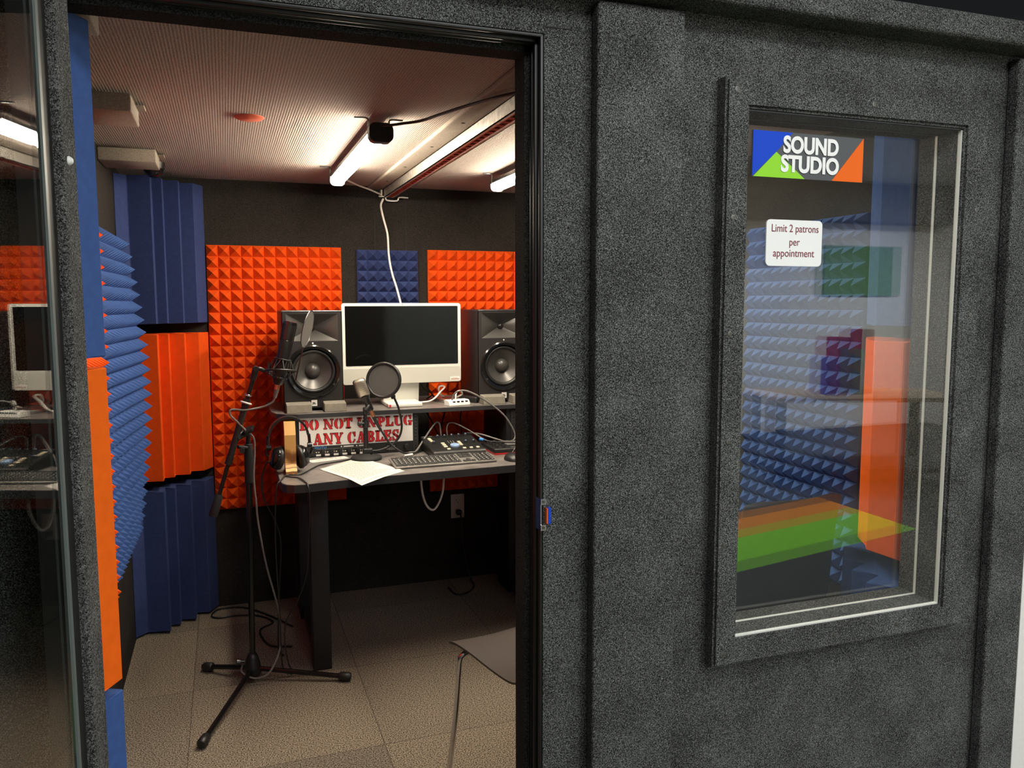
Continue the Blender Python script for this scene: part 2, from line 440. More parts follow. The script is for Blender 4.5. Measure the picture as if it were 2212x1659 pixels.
M['plate_brown'] = mat('pale_outlet_plate', (0.62, 0.55, 0.50), 0.5)
M['green_book'] = mat('green_cover', (0.13, 0.28, 0.05), 0.6)
M['red_book'] = mat('dark_red_cover', (0.32, 0.01, 0.03), 0.6)
M['teal_book'] = mat('teal_cover', (0.02, 0.30, 0.20), 0.6)
M['violet_book'] = mat('violet_cover', (0.10, 0.04, 0.32), 0.6)
M['table_wood'] = mat('pale_wood_top', (0.52, 0.40, 0.28), 0.5, noise=0.1)

# ------------------------------------------------------------------ the booth shell
XL, XR, YB, YF, YI, ZC = -0.41, 1.95, 4.0, 1.5, 1.6, 2.02
DX0, DX1, DZ = -0.262, 0.602, 1.97           # doorway
WX0, WX1, WZ0, WZ1 = 1.056, 1.657, 0.70, 1.858  # window opening
bm = new(); box(bm, XL-0.1, YI-0.1, -0.02, XR+0.1, YB+0.1, 0.0); struct('floor', bm, M['floor'])
bm = new(); box(bm, XL-0.1, YI, ZC, XR+0.1, YB+0.1, ZC+0.06); struct('ceiling', bm, M['ceiling'])
bm = new(); box(bm, XL-0.1, YB, 0, XR+0.1, YB+0.1, ZC)
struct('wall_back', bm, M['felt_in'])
# panel joints of the back wall
bm = new()
for x in (0.71, 0.865): box(bm, x, YB-0.002, 0, x+0.003, YB+0.001, ZC)
struct('trim_1', bm, M['black_matte'])
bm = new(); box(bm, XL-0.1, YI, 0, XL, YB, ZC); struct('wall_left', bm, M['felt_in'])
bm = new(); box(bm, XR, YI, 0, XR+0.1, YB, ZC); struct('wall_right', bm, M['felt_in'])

def frame_cells(bm, xs, zs, holes, y0, y1):
    for i in range(len(xs)-1):
        for j in range(len(zs)-1):
            if (i, j) in holes: continue
            box(bm, xs[i], y0, zs[j], xs[i+1], y1, zs[j+1])
    bmesh.ops.remove_doubles(bm, verts=bm.verts[:], dist=1e-5)
    bm.verts.index_update(); seen = {}
    for f in bm.faces: seen.setdefault(tuple(sorted(v.index for v in f.verts)), []).append(f)
    bmesh.ops.delete(bm, geom=[f for l in seen.values() if len(l) > 1 for f in l], context='FACES_ONLY')
XE = 1.96
bm = new(); frame_cells(bm, [XL-0.12, DX0, DX1, WX0, WX1, XE], [0, WZ0, WZ1, DZ, 2.10], {(1,0),(1,1),(1,2),(3,1)}, YF, YI-0.03)
struct('wall_front', bm, M['felt'])
bm = new(); frame_cells(bm, [XL-0.1, DX0, DX1, WX0, WX1, XR+0.1], [0, WZ0, WZ1, DZ, 2.08], {(1,0),(1,1),(1,2),(3,1)}, YI-0.03, YI)
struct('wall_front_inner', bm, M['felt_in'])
# raised battens
def rounded_board(name, x0, x1, z0, z1, y0, y1, m, bev=0.006):
    bm = new(); box(bm, x0, y0, z0, x1, y1, z1, bev, 4); return struct(name, bm, m)
rounded_board('trim_2', 0.702, 0.896, 0.0, 2.034, 1.468, YF, M['felt'])
rounded_board('trim_3', 1.818, 1.950, 0.0, 2.034, 1.468, YF, M['felt'])
rounded_board('trim_4', XL-0.2, 2.06, 2.046, 2.103, 1.425, YI, M['felt'], 0.012)
bm = new(); box(bm, XL-0.2, 1.45, 2.085, XR+0.12, YB+0.1, 2.10); struct('ceiling_booth_roof', bm, M['felt'])
bm = new(); box(bm, 1.12, YF-0.0015, 0, 1.122, YF+0.001, 0.62)
bm.free()
# seam lines in the felt cladding by the door
bm = new(); box(bm, 0.60, 1.4985, 1.982, 0.66, 1.5005, 1.984); struct('trim_5', bm, M['black_matte'])

# jambs: black stop frame with ribbed rubber seals
bm = new()
JX, JZ = 0.579, 1.946
box(bm, JX, 1.548, 0, DX1+0.001, YI+0.004, JZ+0.03)
box(bm, DX0-0.001, 1.548, 0, DX0+0.004, YI+0.004, JZ+0.03)
box(bm, DX0, 1.548, JZ, DX1, YI+0.004, DZ+0.001)
struct('trim_6', bm, mat_fibre('black_jamb_felt', (0.006, 0.006, 0.006), (0.07, 0.07, 0.066), 430, 0.5, 0.76))
bm = new()
for y, w in ((1.502, 0.012), (1.520, 0.012), (1.538, 0.011)):
    d = 0.007 if y < 1.51 else 0.012
    box(bm, DX1-d, y, 0, DX1+0.001, y+w, DZ, 0.003)
    box(bm, DX0-0.001, y, 0, DX0+0.004, y+w, DZ, 0.001)
    box(bm, DX0, y, DZ-d, DX1, y+w, DZ+0.001, 0.003)
struct('trim_7', bm, M['rubber'], smooth=40)

# ------------------------------------------------------------------ window_1
fr = new()
fy0, fy1 = 1.466, YF+0.001
fxa, fxb, fza, fzb = 0.996, 1.730, 0.640, 1.918
frame_cells(fr, [fxa, WX0, WX1, fxb], [fza, WZ0, WZ1, fzb], {(1,1)}, fy0, fy1)
es = [e for e in fr.edges if len(e.link_faces) == 2 and e.calc_face_angle(0) > 1.0 and all(abs(v.co.y-fy0) < 1e-4 for v in e.verts)]
bmesh.ops.bevel(fr, geom=es, offset=0.006, segments=4, affect='EDGES')
win = struct('window_1', fr, M['felt'])
def rect_ring(bm, x0, z0, x1, z1, w, y0, y1):
    box(bm, x0, y0, z0, x0+w, y1, z1); box(bm, x1-w, y0, z0, x1, y1, z1)
    box(bm, x0+w, y0, z0, x1-w, y1, z0+w); box(bm, x0+w, y0, z1-w, x1-w, y1, z1)
for w, ya, yb, lab in ((0.0032, 1.477, 1.486, 'outer'), (0.003, 1.545, 1.552, 'inner')):
    bm = new(); box(bm, WX0, ya, WZ0, WX0+w, yb, WZ1-w); box(bm, WX1-w, ya, WZ0, WX1, yb, WZ1-w); box(bm, WX0+w, ya, WZ0, WX1-w, yb, WZ0+w)
    bmesh.ops.remove_doubles(bm, verts=bm.verts[:], dist=1e-5)
    obj('bead', bm, M['bead'], win, label='pale glazing bead of the %s pane' % lab)
    bm = new(); box(bm, WX0, ya, WZ1-w, WX1, yb, WZ1); obj('top_bead', bm, M['rubber'], win)  # top run of the glazing bead, coloured dark
bm = new(); rect_ring(bm, WX0-0.001, WZ0-0.001, WX1+0.001, WZ1+0.001, 0.0025, 1.4861, YI); obj('reveal', bm, M['vent_fabric'] if False else M['felt_door'], win)
bm = new(); box(bm, WX0+0.002, 1.480, WZ0+0.002, WX1-0.002, 1.483, WZ1-0.002); obj('pane', bm, M['glass'], win)
bm = new(); box(bm, WX0+0.002, 1.547, WZ0+0.002, WX1-0.002, 1.550, WZ1-0.002); obj('pane', bm, M['glass'], win)
for x, z in ((1.020, 1.893), (1.018, 1.63), (1.017, 1.385), (1.020, 1.15), (1.018, 0.92), (1.018, 0.668), (1.70, 1.42), (1.70, 1.19), (1.33, 0.670), (1.52, 0.670), (1.70, 1.67), (1.38, 1.89), (1.70, 0.93)):
    bm = new(); lathe(bm, [(0, 0.0006), (0.002, 0.0006), (0.0025, 0.0014), (0.0055, 0.0010), (0.006, -0.001), (0, -0.001)], (x, fy0-0.0002, z), (0, -1, 0), 16)
    s = obj('screw', bm, M['screw'], win, 40)

# ------------------------------------------------------------------ door_1 (open, swung out past square)
al = math.radians(8.2)
DM = Matrix.Translation((-0.213, 1.497, 0)) @ Matrix.Rotation(-al, 4, 'Z')
# local: -y runs from the hinge to the lock edge, +x is the face seen from the doorway
def dbox(bm, x0, y0, z0, x1, y1, z1, bev=0.0):
    v = box(bm, x0, y0, z0, x1, y1, z1, bev, 3); xf(bm, v, DM)
LD = 0.83
bm = new()
for a in ((-0.062, -0.068, 0.03, -0.004, -0.001, 2.03), (-0.062, -LD, 0.03, -0.004, -LD+0.082, 2.03),
          (-0.062, -LD+0.0819, 0.03, -0.004, -0.0819, 0.25), (-0.062, -LD+0.0819, 1.985, -0.004, -0.0819, 2.03)):
    dbox(bm, *a, bev=0.006)
door = struct('door_1', bm, M['felt_door'])
bm = new()
for a in ((-0.055, -0.116, 0.21, -0.018, -0.066, 2.0), (-0.055, -LD+0.08, 0.21, -0.016, -LD+0.115, 2.0)):
    dbox(bm, *a)
for a in ((-0.055, -LD+0.08, 0.21, -0.016, -0.08, 0.29), (-0.055, -LD+0.08, 1.95, -0.016, -0.08, 2.0)):
    dbox(bm, *a)
obj('glazing_rebate', bm, M['rubber'], door)
bm = new()
for a in ((-0.0158, -0.125, 0.285, -0.012, -0.115, 1.965), (-0.0158, -LD+0.115, 0.285, -0.012, -LD+0.125, 1.965)):
    dbox(bm, *a)
for a in ((-0.0158, -LD+0.12, 0.285, -0.012, -0.12, 0.295), (-0.0158, -LD+0.12, 1.955, -0.012, -0.12, 1.965)):
    dbox(bm, *a)
obj('glass_seal', bm, M['seal_grey'], door, label='grey-green seal around the door glass')
bm = new(); dbox(bm, -0.020, -LD+0.120, 0.29, -0.016, -0.120, 1.96); obj('pane', bm, M['door_glass'], door)
bm = new(); lathe(bm, [(0, 0.007), (0.004, 0.006), (0.007, 0.002), (0.0075, 0), (0, 0)], DM @ Vector((-0.004, -0.042, 1.675)), DM.to_3x3() @ Vector((1, 0, 0)), 20)
obj('bumper', bm, M['white'], door, 40, label='small round white bumper')

# ------------------------------------------------------------------ the hall outside
bm = new(); box(bm, -3, -4.5, -0.02, 8, YI-0.1, 0.0); struct('floor_hall', bm, M['hall_floor'])
bm = new(); box(bm, -3, -4.5, 2.78, 8, 7, 2.88); struct('ceiling_hall', bm, mat('grey_hall_ceiling', (0.38, 0.38, 0.39), 0.8))
bm = new(); box(bm, -3, -4.6, 0, 8, -4.5, 2.8); struct('wall_hall_rear', bm, M['white_paint'])
bm = new(); box(bm, -3, -4.5, 2.35, 8, -4.2, 2.78); struct('ceiling_hall_soffit', bm, M['hall_dark'])
bm = new(); box(bm, -3.1, -4.5, 0, -3, 7, 2.8); struct('wall_hall_left', bm, M['hall_dark'])
bm = new(); box(bm, 8, -4.5, 0, 8.1, 7, 2.8); struct('wall_hall_right', bm, M['white_paint'])
bm = new(); box(bm, -3, 7, 0, 8, 7.1, 2.8); struct('wall_hall_far', bm, M['hall_dark'])
bm = new(); box(bm, 1.932, 1.466, 0, 8, 1.50, 2.78, 0.001); struct('wall_hall_return', bm, M['white_paint'])

# ------------------------------------------------------------------ foam on the walls
def pyramids(bm, n, m, w, h, d, base, fn):
    """n x m pyramids on a slab: fn(a, b, out) -> world point, a across, b up."""
    cw, ch = w/n, h/m
    g = {}
    for i in range(n+1):
        for j in range(m+1):
            g[i, j] = bm.verts.new(fn(i*cw, j*ch, base))
    for i in range(n):
        for j in range(m):
            t = bm.verts.new(fn((i+0.5)*cw, (j+0.5)*ch, base+d))
            q = (g[i, j], g[i+1, j], g[i+1, j+1], g[i, j+1])
            for k in range(4): bm.faces.new((q[k], q[(k+1) % 4], t))
    rim = [g[i, 0] for i in range(n)] + [g[n, j] for j in range(m)] + [g[i, m] for i in range(n, 0, -1)] + [g[0, j] for j in range(m, 0, -1)]
    back = []
    for v in rim:
        back.append(None)
    idx = [(i, 0) for i in range(n)] + [(n, j) for j in range(m)] + [(i, m) for i in range(n, 0, -1)] + [(0, j) for j in range(m, 0, -1)]
    back = [bm.verts.new(fn(i*cw, j*ch, 0.0)) for i, j in idx]
    k = len(rim)
    for i in range(k): bm.faces.new((rim[i], back[i], back[(i+1) % k], rim[(i+1) % k]))
    bm.faces.new(back)

def panel_back(name, x0, z0, w, h, n, m, material, label, group=None, rot=0.0):
    bm = new(); c, s = math.cos(rot), math.sin(rot)
    pyramids(bm, n, m, w, h, 0.034, 0.014, lambda a, b, o: Vector((x0 + a*c - b*s, YB-0.001-o, z0 + a*s + b*c)))
    return tag(obj(name, bm, material, origin=(x0+w/2, YB, z0)), label, 'acoustic foam', group)
G1 = 'pyramid foam panels on the booth walls'
panel_back('pyramid_foam_panel', -0.070, 0.478, 0.612, 1.242, 12, 24, M['orange'], 'tall orange pyramid foam panel on the back wall behind the speaker with the big microphone', G1, 0.0)
panel_back('pyramid_foam_panel', 0.617, 1.10, 0.305, 0.612, 6, 12, M['blue_dk'], 'small blue pyramid foam square on the back wall above the computer screen', G1)
panel_back('pyramid_foam_panel', 0.972, 0.482, 0.612, 1.236, 12, 24, M['orange'], 'orange pyramid foam panel on the back wall above the power outlet', G1)

def panel_left(y0, z0, w, h, n, m, material, label, bulge):
    bm = new()
    def fn(a, b, o):
        t = a/w; s = b/h
        bl = bulge*max(0, t-0.1)*math.sin(PI*min(1, max(0, s*0.95+0.03)))
        return Vector((XL+0.001+o+bl, y0 + a, z0 + b - 0.0*bl))
    pyramids(bm, n, m, w, h, 0.040, 0.014, fn)
    return tag(obj('pyramid_foam_panel', bm, material, origin=(XL, y0+w/2, z0)), label, 'acoustic foam', G1)
panel_left(2.30, 0.47, 0.61, 1.225, 12, 24, M['orange'], 'orange pyramid foam panel on the left wall, its spikes peeping past smooth corner foam', 0.0)
panel_left(2.915, 0.50, 0.70, 1.215, 12, 24, M['blue'], 'blue pyramid foam panel sagging off the left wall beside the corner foam', 0.075)
bm = new()
pyramids(bm, 12, 24, 0.61, 1.235, 0.036, 0.014, lambda a, b, o: Vector((XR-0.001-o, 2.06 + a, 0.50 + b)))
tag(obj('pyramid_foam_panel', bm, M['blue'], origin=(XR, 2.36, 0.5)), 'blue pyramid foam panel on the right wall seen through the window', 'acoustic foam', G1)

G2 = 'corner foam blocks stacked in the booth corners'
def trap(poly, z0, z1, m, label):
    bm = new(); prism(bm, poly, z0, z1)
    cx = sum(p[0] for p in poly)/len(poly); cy = sum(p[1] for p in poly)/len(poly)
    es = [e for e in bm.edges]
    bmesh.ops.bevel(bm, geom=es, offset=0.0025, segments=1, affect='EDGES')
    tag(obj('corner_foam', bm, m, origin=(cx, cy, z0)), label, 'acoustic foam', G2)
BL = [(XL+0.001, 3.999), (XL+0.001, 3.70), (-0.366, 3.758), (-0.272, 3.728), (-0.275, 3.812), (-0.232, 3.795), (-0.234, 3.862), (-0.169, 3.838), (-0.171, 3.925), (-0.112, 3.908), (-0.074, 3.985), (-0.074, 3.999)]
trap(BL, 1.365, 1.985, M['blue_dk'], 'navy ridged corner foam under the ceiling, topmost in the back corner stack')
trap(BL, 0.685, 1.320, M['orange'], 'orange ridged corner foam in the middle of the back corner stack')
trap(BL, 0.012, 0.640, M['blue_dk'], 'navy ridged corner foam standing on the floor in the back corner')
FL = [(XL+0.001, YI+0.006), (-0.249, YI+0.006), (-0.249, 1.612), (-0.211, 1.672), (-0.285, 1.70), (-0.275, 1.765), (-0.345, 1.79), (-0.335, 1.85), (XL+0.001, 1.88)]
trap(FL, 1.352, 1.958, M['blue'], 'smooth-sided blue corner foam just inside the doorway, uppermost beside the open glass door')
trap(FL, 0.722, 1.332, M['orange_trap'], 'smooth-sided bright orange corner foam just inside the doorway by the glass door')
trap(FL, 0.012, 0.702, M['blue'], 'blue corner foam at floor level just inside the doorway by the glass door')
FR = [(1.949, 2.03), (1.90, 2.01), (1.80, 1.905), (1.768, 1.836), (1.733, 1.80), (1.740, 1.70), (1.750, 1.69), (1.757, YI+0.002), (1.949, YI+0.002)]
FR2 = [(1.949, 2.05), (1.87, 2.04), (1.77, 1.93), (1.80, 1.87), (1.72, 1.84), (1.76, 1.77), (1.68, 1.74), (1.72, 1.67), (1.66, 1.63), (1.66, YI+0.002), (1.949, YI+0.002)]
trap(FR, 1.385, 1.99, M['blue'], 'blue corner foam behind the window glass, above the orange one')
trap(FR, 0.735, 1.343, M['orange_trap'], 'orange corner foam behind the window glass')
trap(FR2, 0.03, 0.665, M['blue'], 'blue ridged corner foam low behind the window, under the orange one')

# ------------------------------------------------------------------ ceiling fittings
G3 = 'carpeted duct baffles below the ceiling'
def baffle(y0, y1, z0, z1, x1, label):
    t = thing('duct_baffle', label, 'duct baffle', ((XL+x1)/2, (y0+y1)/2, z0), G3)
    bm = new(); box(bm, XL+0.001, y0, z0, x1, y1, z1, 0.004); obj('box', bm, M['vent_fabric'], t, 50)
    bm = new(); prism(bm, [(y1-0.09, z1-0.002), (y1-0.004, z1-0.002), (y1-0.004, z1+0.006), (y1-0.05, z1+0.006)], XL+0.001, x1+0.02, 'x'); obj('collar', bm, M['vent_fabric'], t)
baffle(3.27, 3.455, 1.965, 2.012, -0.216, 'beige carpeted duct baffle under the ceiling, the one nearest the back corner')
baffle(2.435, 2.65, 1.965, 2.012, -0.216, 'beige carpeted duct baffle under the ceiling, the middle one of three')
baffle(1.66, 1.79, 1.965, 2.012, -0.209, 'beige carpeted duct baffle under the ceiling right by the door head')

bm = new(); box(bm, 0.677, YI, 2.004, 0.768, YB, ZC+0.001, 0.006)
bat = struct('trim_8', bm, M['vent_fabric'], smooth=50)
for y in (2.1, 2.45, 2.85, 3.3, 3.7):
    bm = new(); lathe(bm, [(0, 0.003), (0.005, 0.002), (0.007, 0), (0, 0)], (0.715, y, 2.004), (0, 0, -1), 14); obj('screw', bm, M['screw'], bat, 40)

t = thing('cable_raceway', 'galvanised steel channel with orange foam bounce painted on its slotted underside along the ceiling', 'cable channel', (0.77, 2.8, 1.96))
bm = new()
rx0, rx1, rz0, rz1, ry0, ry1 = 0.749, 0.800, 1.962, 2.004, YI+0.01, 3.95
box(bm, rx0, ry0, rz0, rx0+0.003, ry1, rz1); box(bm, rx1-0.003, ry0, rz0, rx1, ry1, rz1)
box(bm, rx0, ry0, rz1-0.003, rx1, ry1, rz1); box(bm, rx0, ry0, rz0, rx0+0.012, ry1, rz0+0.003); box(bm, rx1-0.012, ry0, rz0, rx1, ry1, rz0+0.003)
obj('channel', bm, M['galv'], t)
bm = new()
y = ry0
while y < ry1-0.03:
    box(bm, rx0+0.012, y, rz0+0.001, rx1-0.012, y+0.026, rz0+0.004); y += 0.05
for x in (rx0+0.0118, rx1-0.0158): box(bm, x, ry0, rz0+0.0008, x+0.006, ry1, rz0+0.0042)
obj('slotted_strip', bm, M['bounce_strip'], t)
t = thing('cable_hook', 'small bent wire hook at the wall end of the ceiling channel', 'hook', (0.79, 3.96, 1.95))
bm = new(); tube(bm, [(0.725, 3.955, 1.968), (0.755, 3.955, 1.966), (0.765, 3.955, 1.950), (0.815, 3.955, 1.950), (0.825, 3.955, 1.966), (0.87, 3.955, 1.966)], 0.0035, 8, 3); obj('wire', bm, M['white'], t, 60)
bm = new(); box(bm, 0.735, 3.95, 1.966, 0.742, 3.99, 1.999); obj('tab', bm, M['galv'], t)

def tube_light(xc, y0, y1, label):
    t = thing('tube_light', label, 'light', (xc, (y0+y1)/2, 1.975), 'tube lights on the booth ceiling')
    zc = 1.978
    bm = new()
    prof = [(xc + 0.030*math.cos(math.radians(a)), zc - 0.004 + 0.030*math.sin(math.radians(a))) for a in range(180, 361, 15)]
    prism(bm, prof, y0+0.02, y1-0.004, 'y'); obj('diffuser', bm, M['tube'], t, 60)
    bm = new(); box(bm, xc-0.029, y0+0.01, zc-0.003, xc+0.029, y1, zc+0.012, 0.003); obj('housing', bm, M['dark_chrome'], t, 50)
    bm = new(); prism(bm, roundrect(xc-0.037, zc-0.040, xc+0.037, zc+0.018, 0.020), y0-0.012, y0+0.022, 'y'); obj('end_cap', bm, M['black'], t, 50)
    bm = new(); prism(bm, roundrect(xc-0.031, zc-0.035, xc+0.031, zc+0.015, 0.018), y1-0.006, y1+0.008, 'y'); obj('end_cap', bm, M['black'], t, 50)
    for y in (y0+0.03, y1-0.03):
        for sg in (-1, 1):
            bm = new(); tube(bm, [(xc+sg*0.075, y, ZC-0.005), (xc+sg*0.035, y, ZC-0.006), (xc+sg*0.034, y, zc+0.012), (xc+sg*0.033, y, zc-0.010)], 0.003, 6, 4)
            obj('clip', bm, M['dark_chrome'], t, 60)
    return t
tl = tube_light(0.468, 2.50, 3.50, 'lit white tube light on the ceiling left of the steel channel')
bm = new(); tube(bm, [(0.468, 2.495, 1.985), (0.526, 2.455, 1.990), (0.573, 2.408, 1.992), (0.608, 2.326, 1.995), (0.660, 2.19, 1.996), (0.700, 2.071, 1.992), (0.735, 1.98, 1.990), (0.745, 1.80, 1.992)], 0.0045, 8); obj('lead', bm, M['cable_black'], tl, 60)
bm = new(); tube(bm, [(0.475, 3.505, 1.975), (0.512, 3.589, 1.985), (0.602, 3.783, 1.990), (0.665, 3.86, 1.985), (0.735, 3.93, 1.972)], 0.004, 8); obj('lead', bm, M['cable_white'], tl, 60, label='white lead running to the wire hook')
tube_light(1.16, 2.45, 3.45, 'lit white tube light on the ceiling right of the steel channel')
bm = new(); lathe(bm, [(0, -0.006), (0.038, -0.006), (0.045, -0.001), (0.045, 0), (0, 0)], (0.093, 2.658, ZC), (0, 0, 1), 32)
tag(obj('ceiling_cap', bm, M['red_disc'], smooth=40, origin=(0.093, 2.658, ZC)), 'round terracotta red cap on the ceiling', 'cap')
t = thing('dome_camera', 'dark glossy dome camera under the ceiling in the back corner', 'camera', (-0.245, 3.62, 1.98))
bm = new(); cyl(bm, (-0.25, 3.62, ZC), (-0.25, 3.62, 1.995), 0.045, 0.042, 24); obj('base', bm, M['black'], t, 40)
bm = new(); lathe(bm, [(0.038*math.cos(a*PI/16), -0.038*math.sin(a*PI/16)) for a in range(9)], (-0.25, 3.62, 1.996), (0, 0, 1), 24); obj('dome', bm, M['black_gloss'], t, 60)

# white cable hanging to the computer
bm = new(); tube(bm, [(0.745, 3.95, 1.955), (0.730, 3.93, 1.92), (0.735, 3.90, 1.86), (0.752, 3.89, 1.78), (0.755, 3.88, 1.68), (0.762, 3.85, 1.60), (0.770, 3.75, 1.50), (0.775, 3.68, 1.40), (0.775, 3.66, 1.25), (0.77, 3.665, 1.10), (0.76, 3.70, 1.0), (0.74, 3.72, 0.994)], 0.005, 8)
tag(obj('hanging_cable', bm, M['cable_white'], smooth=60), 'white cable hanging from the ceiling hook down behind the computer', 'cable')

# ------------------------------------------------------------------ desk
DT = 0.80; ST = 0.99
desk = thing('studio_desk', 'black studio desk with slate tops and raised shelf against the back wall', 'desk', (0.9, 3.4, 0))
poly = [(0.171, 3.70), (0.171, 3.03), (0.176, 2.985), (0.19, 2.955), (0.215, 2.940), (0.254, 2.937), (0.369, 2.959), (0.531, 2.978), (1.085, 3.012), (1.70, 3.04), (1.72, 3.06), (1.72, 3.70)]
bm = new(); prism(bm, poly, DT-0.030, DT-0.0015); obj('desktop_edge', bm, M['edge'], desk)
ip = [(x, y) for x, y in poly]
bm = new(); prism(bm, [(x + (0.002 if x < 1 else -0.002), y + (0.002 if y < 3.2 else -0.002)) for x, y in poly], DT-0.0016, DT); obj('desktop', bm, M['laminate'], desk)
sp = [(0.172, 3.92), (0.172, 3.56), (0.19, 3.49), (0.225, 3.455), (0.275, 3.44), (1.70, 3.44), (1.72, 3.46), (1.72, 3.92)]
bm = new(); prism(bm, sp, ST-0.019, ST-0.0015); obj('shelf_edge', bm, M['edge'], desk)
bm = new(); prism(bm, [(x + (0.002 if x < 1 else -0.002), y + (0.002 if y < 3.7 else -0.002)) for x, y in sp], ST-0.0016, ST); obj('shelf', bm, M['laminate'], desk)
for x0, x1 in ((0.260, 0.279), (0.768, 0.790), (1.205, 1.227)):
    bm = new(); box(bm, x0, 3.46, DT, x1, 3.80, ST-0.019); obj('side_panel', bm, M['desk_black'], desk)
for x0 in (0.7655, 1.225):
    bm = new()
    box(bm, x0, 3.452, DT, x0+0.024, 3.456, ST-0.019)
    obj('rack_rail', bm, M['black_matte'], desk)
    bm = new()
    for k in range(11): box(bm, x0+0.010, 3.4505, DT+0.012+k*0.0145, x0+0.015, 3.4525, DT+0.017+k*0.0145)
    obj('rail_holes', bm, M['dark_chrome'], desk)
for x, y0, y1 in ((0.284, 3.14, 3.21), (1.30, 3.14, 3.21)):
    bm = new(); box(bm, x, y0, 0.0, x+0.072, y1, DT-0.03, 0.004); obj('leg', bm, M['desk_black'], desk, 50)
    bm = new(); box(bm, x, 3.70, 0.0, x+0.06, 3.88, DT-0.03, 0.004); obj('leg', bm, M['desk_black'], desk, 50)
    bm = new(); box(bm, x+0.012, y1, 0.02, x+0.05, 3.70, 0.06); obj('foot_bar', bm, M['desk_black'], desk)
bm = new(); box(bm, 0.30, 3.40, 0.69, 1.34, 3.43, DT-0.03); obj('cross_beam', bm, M['desk_black'], desk)

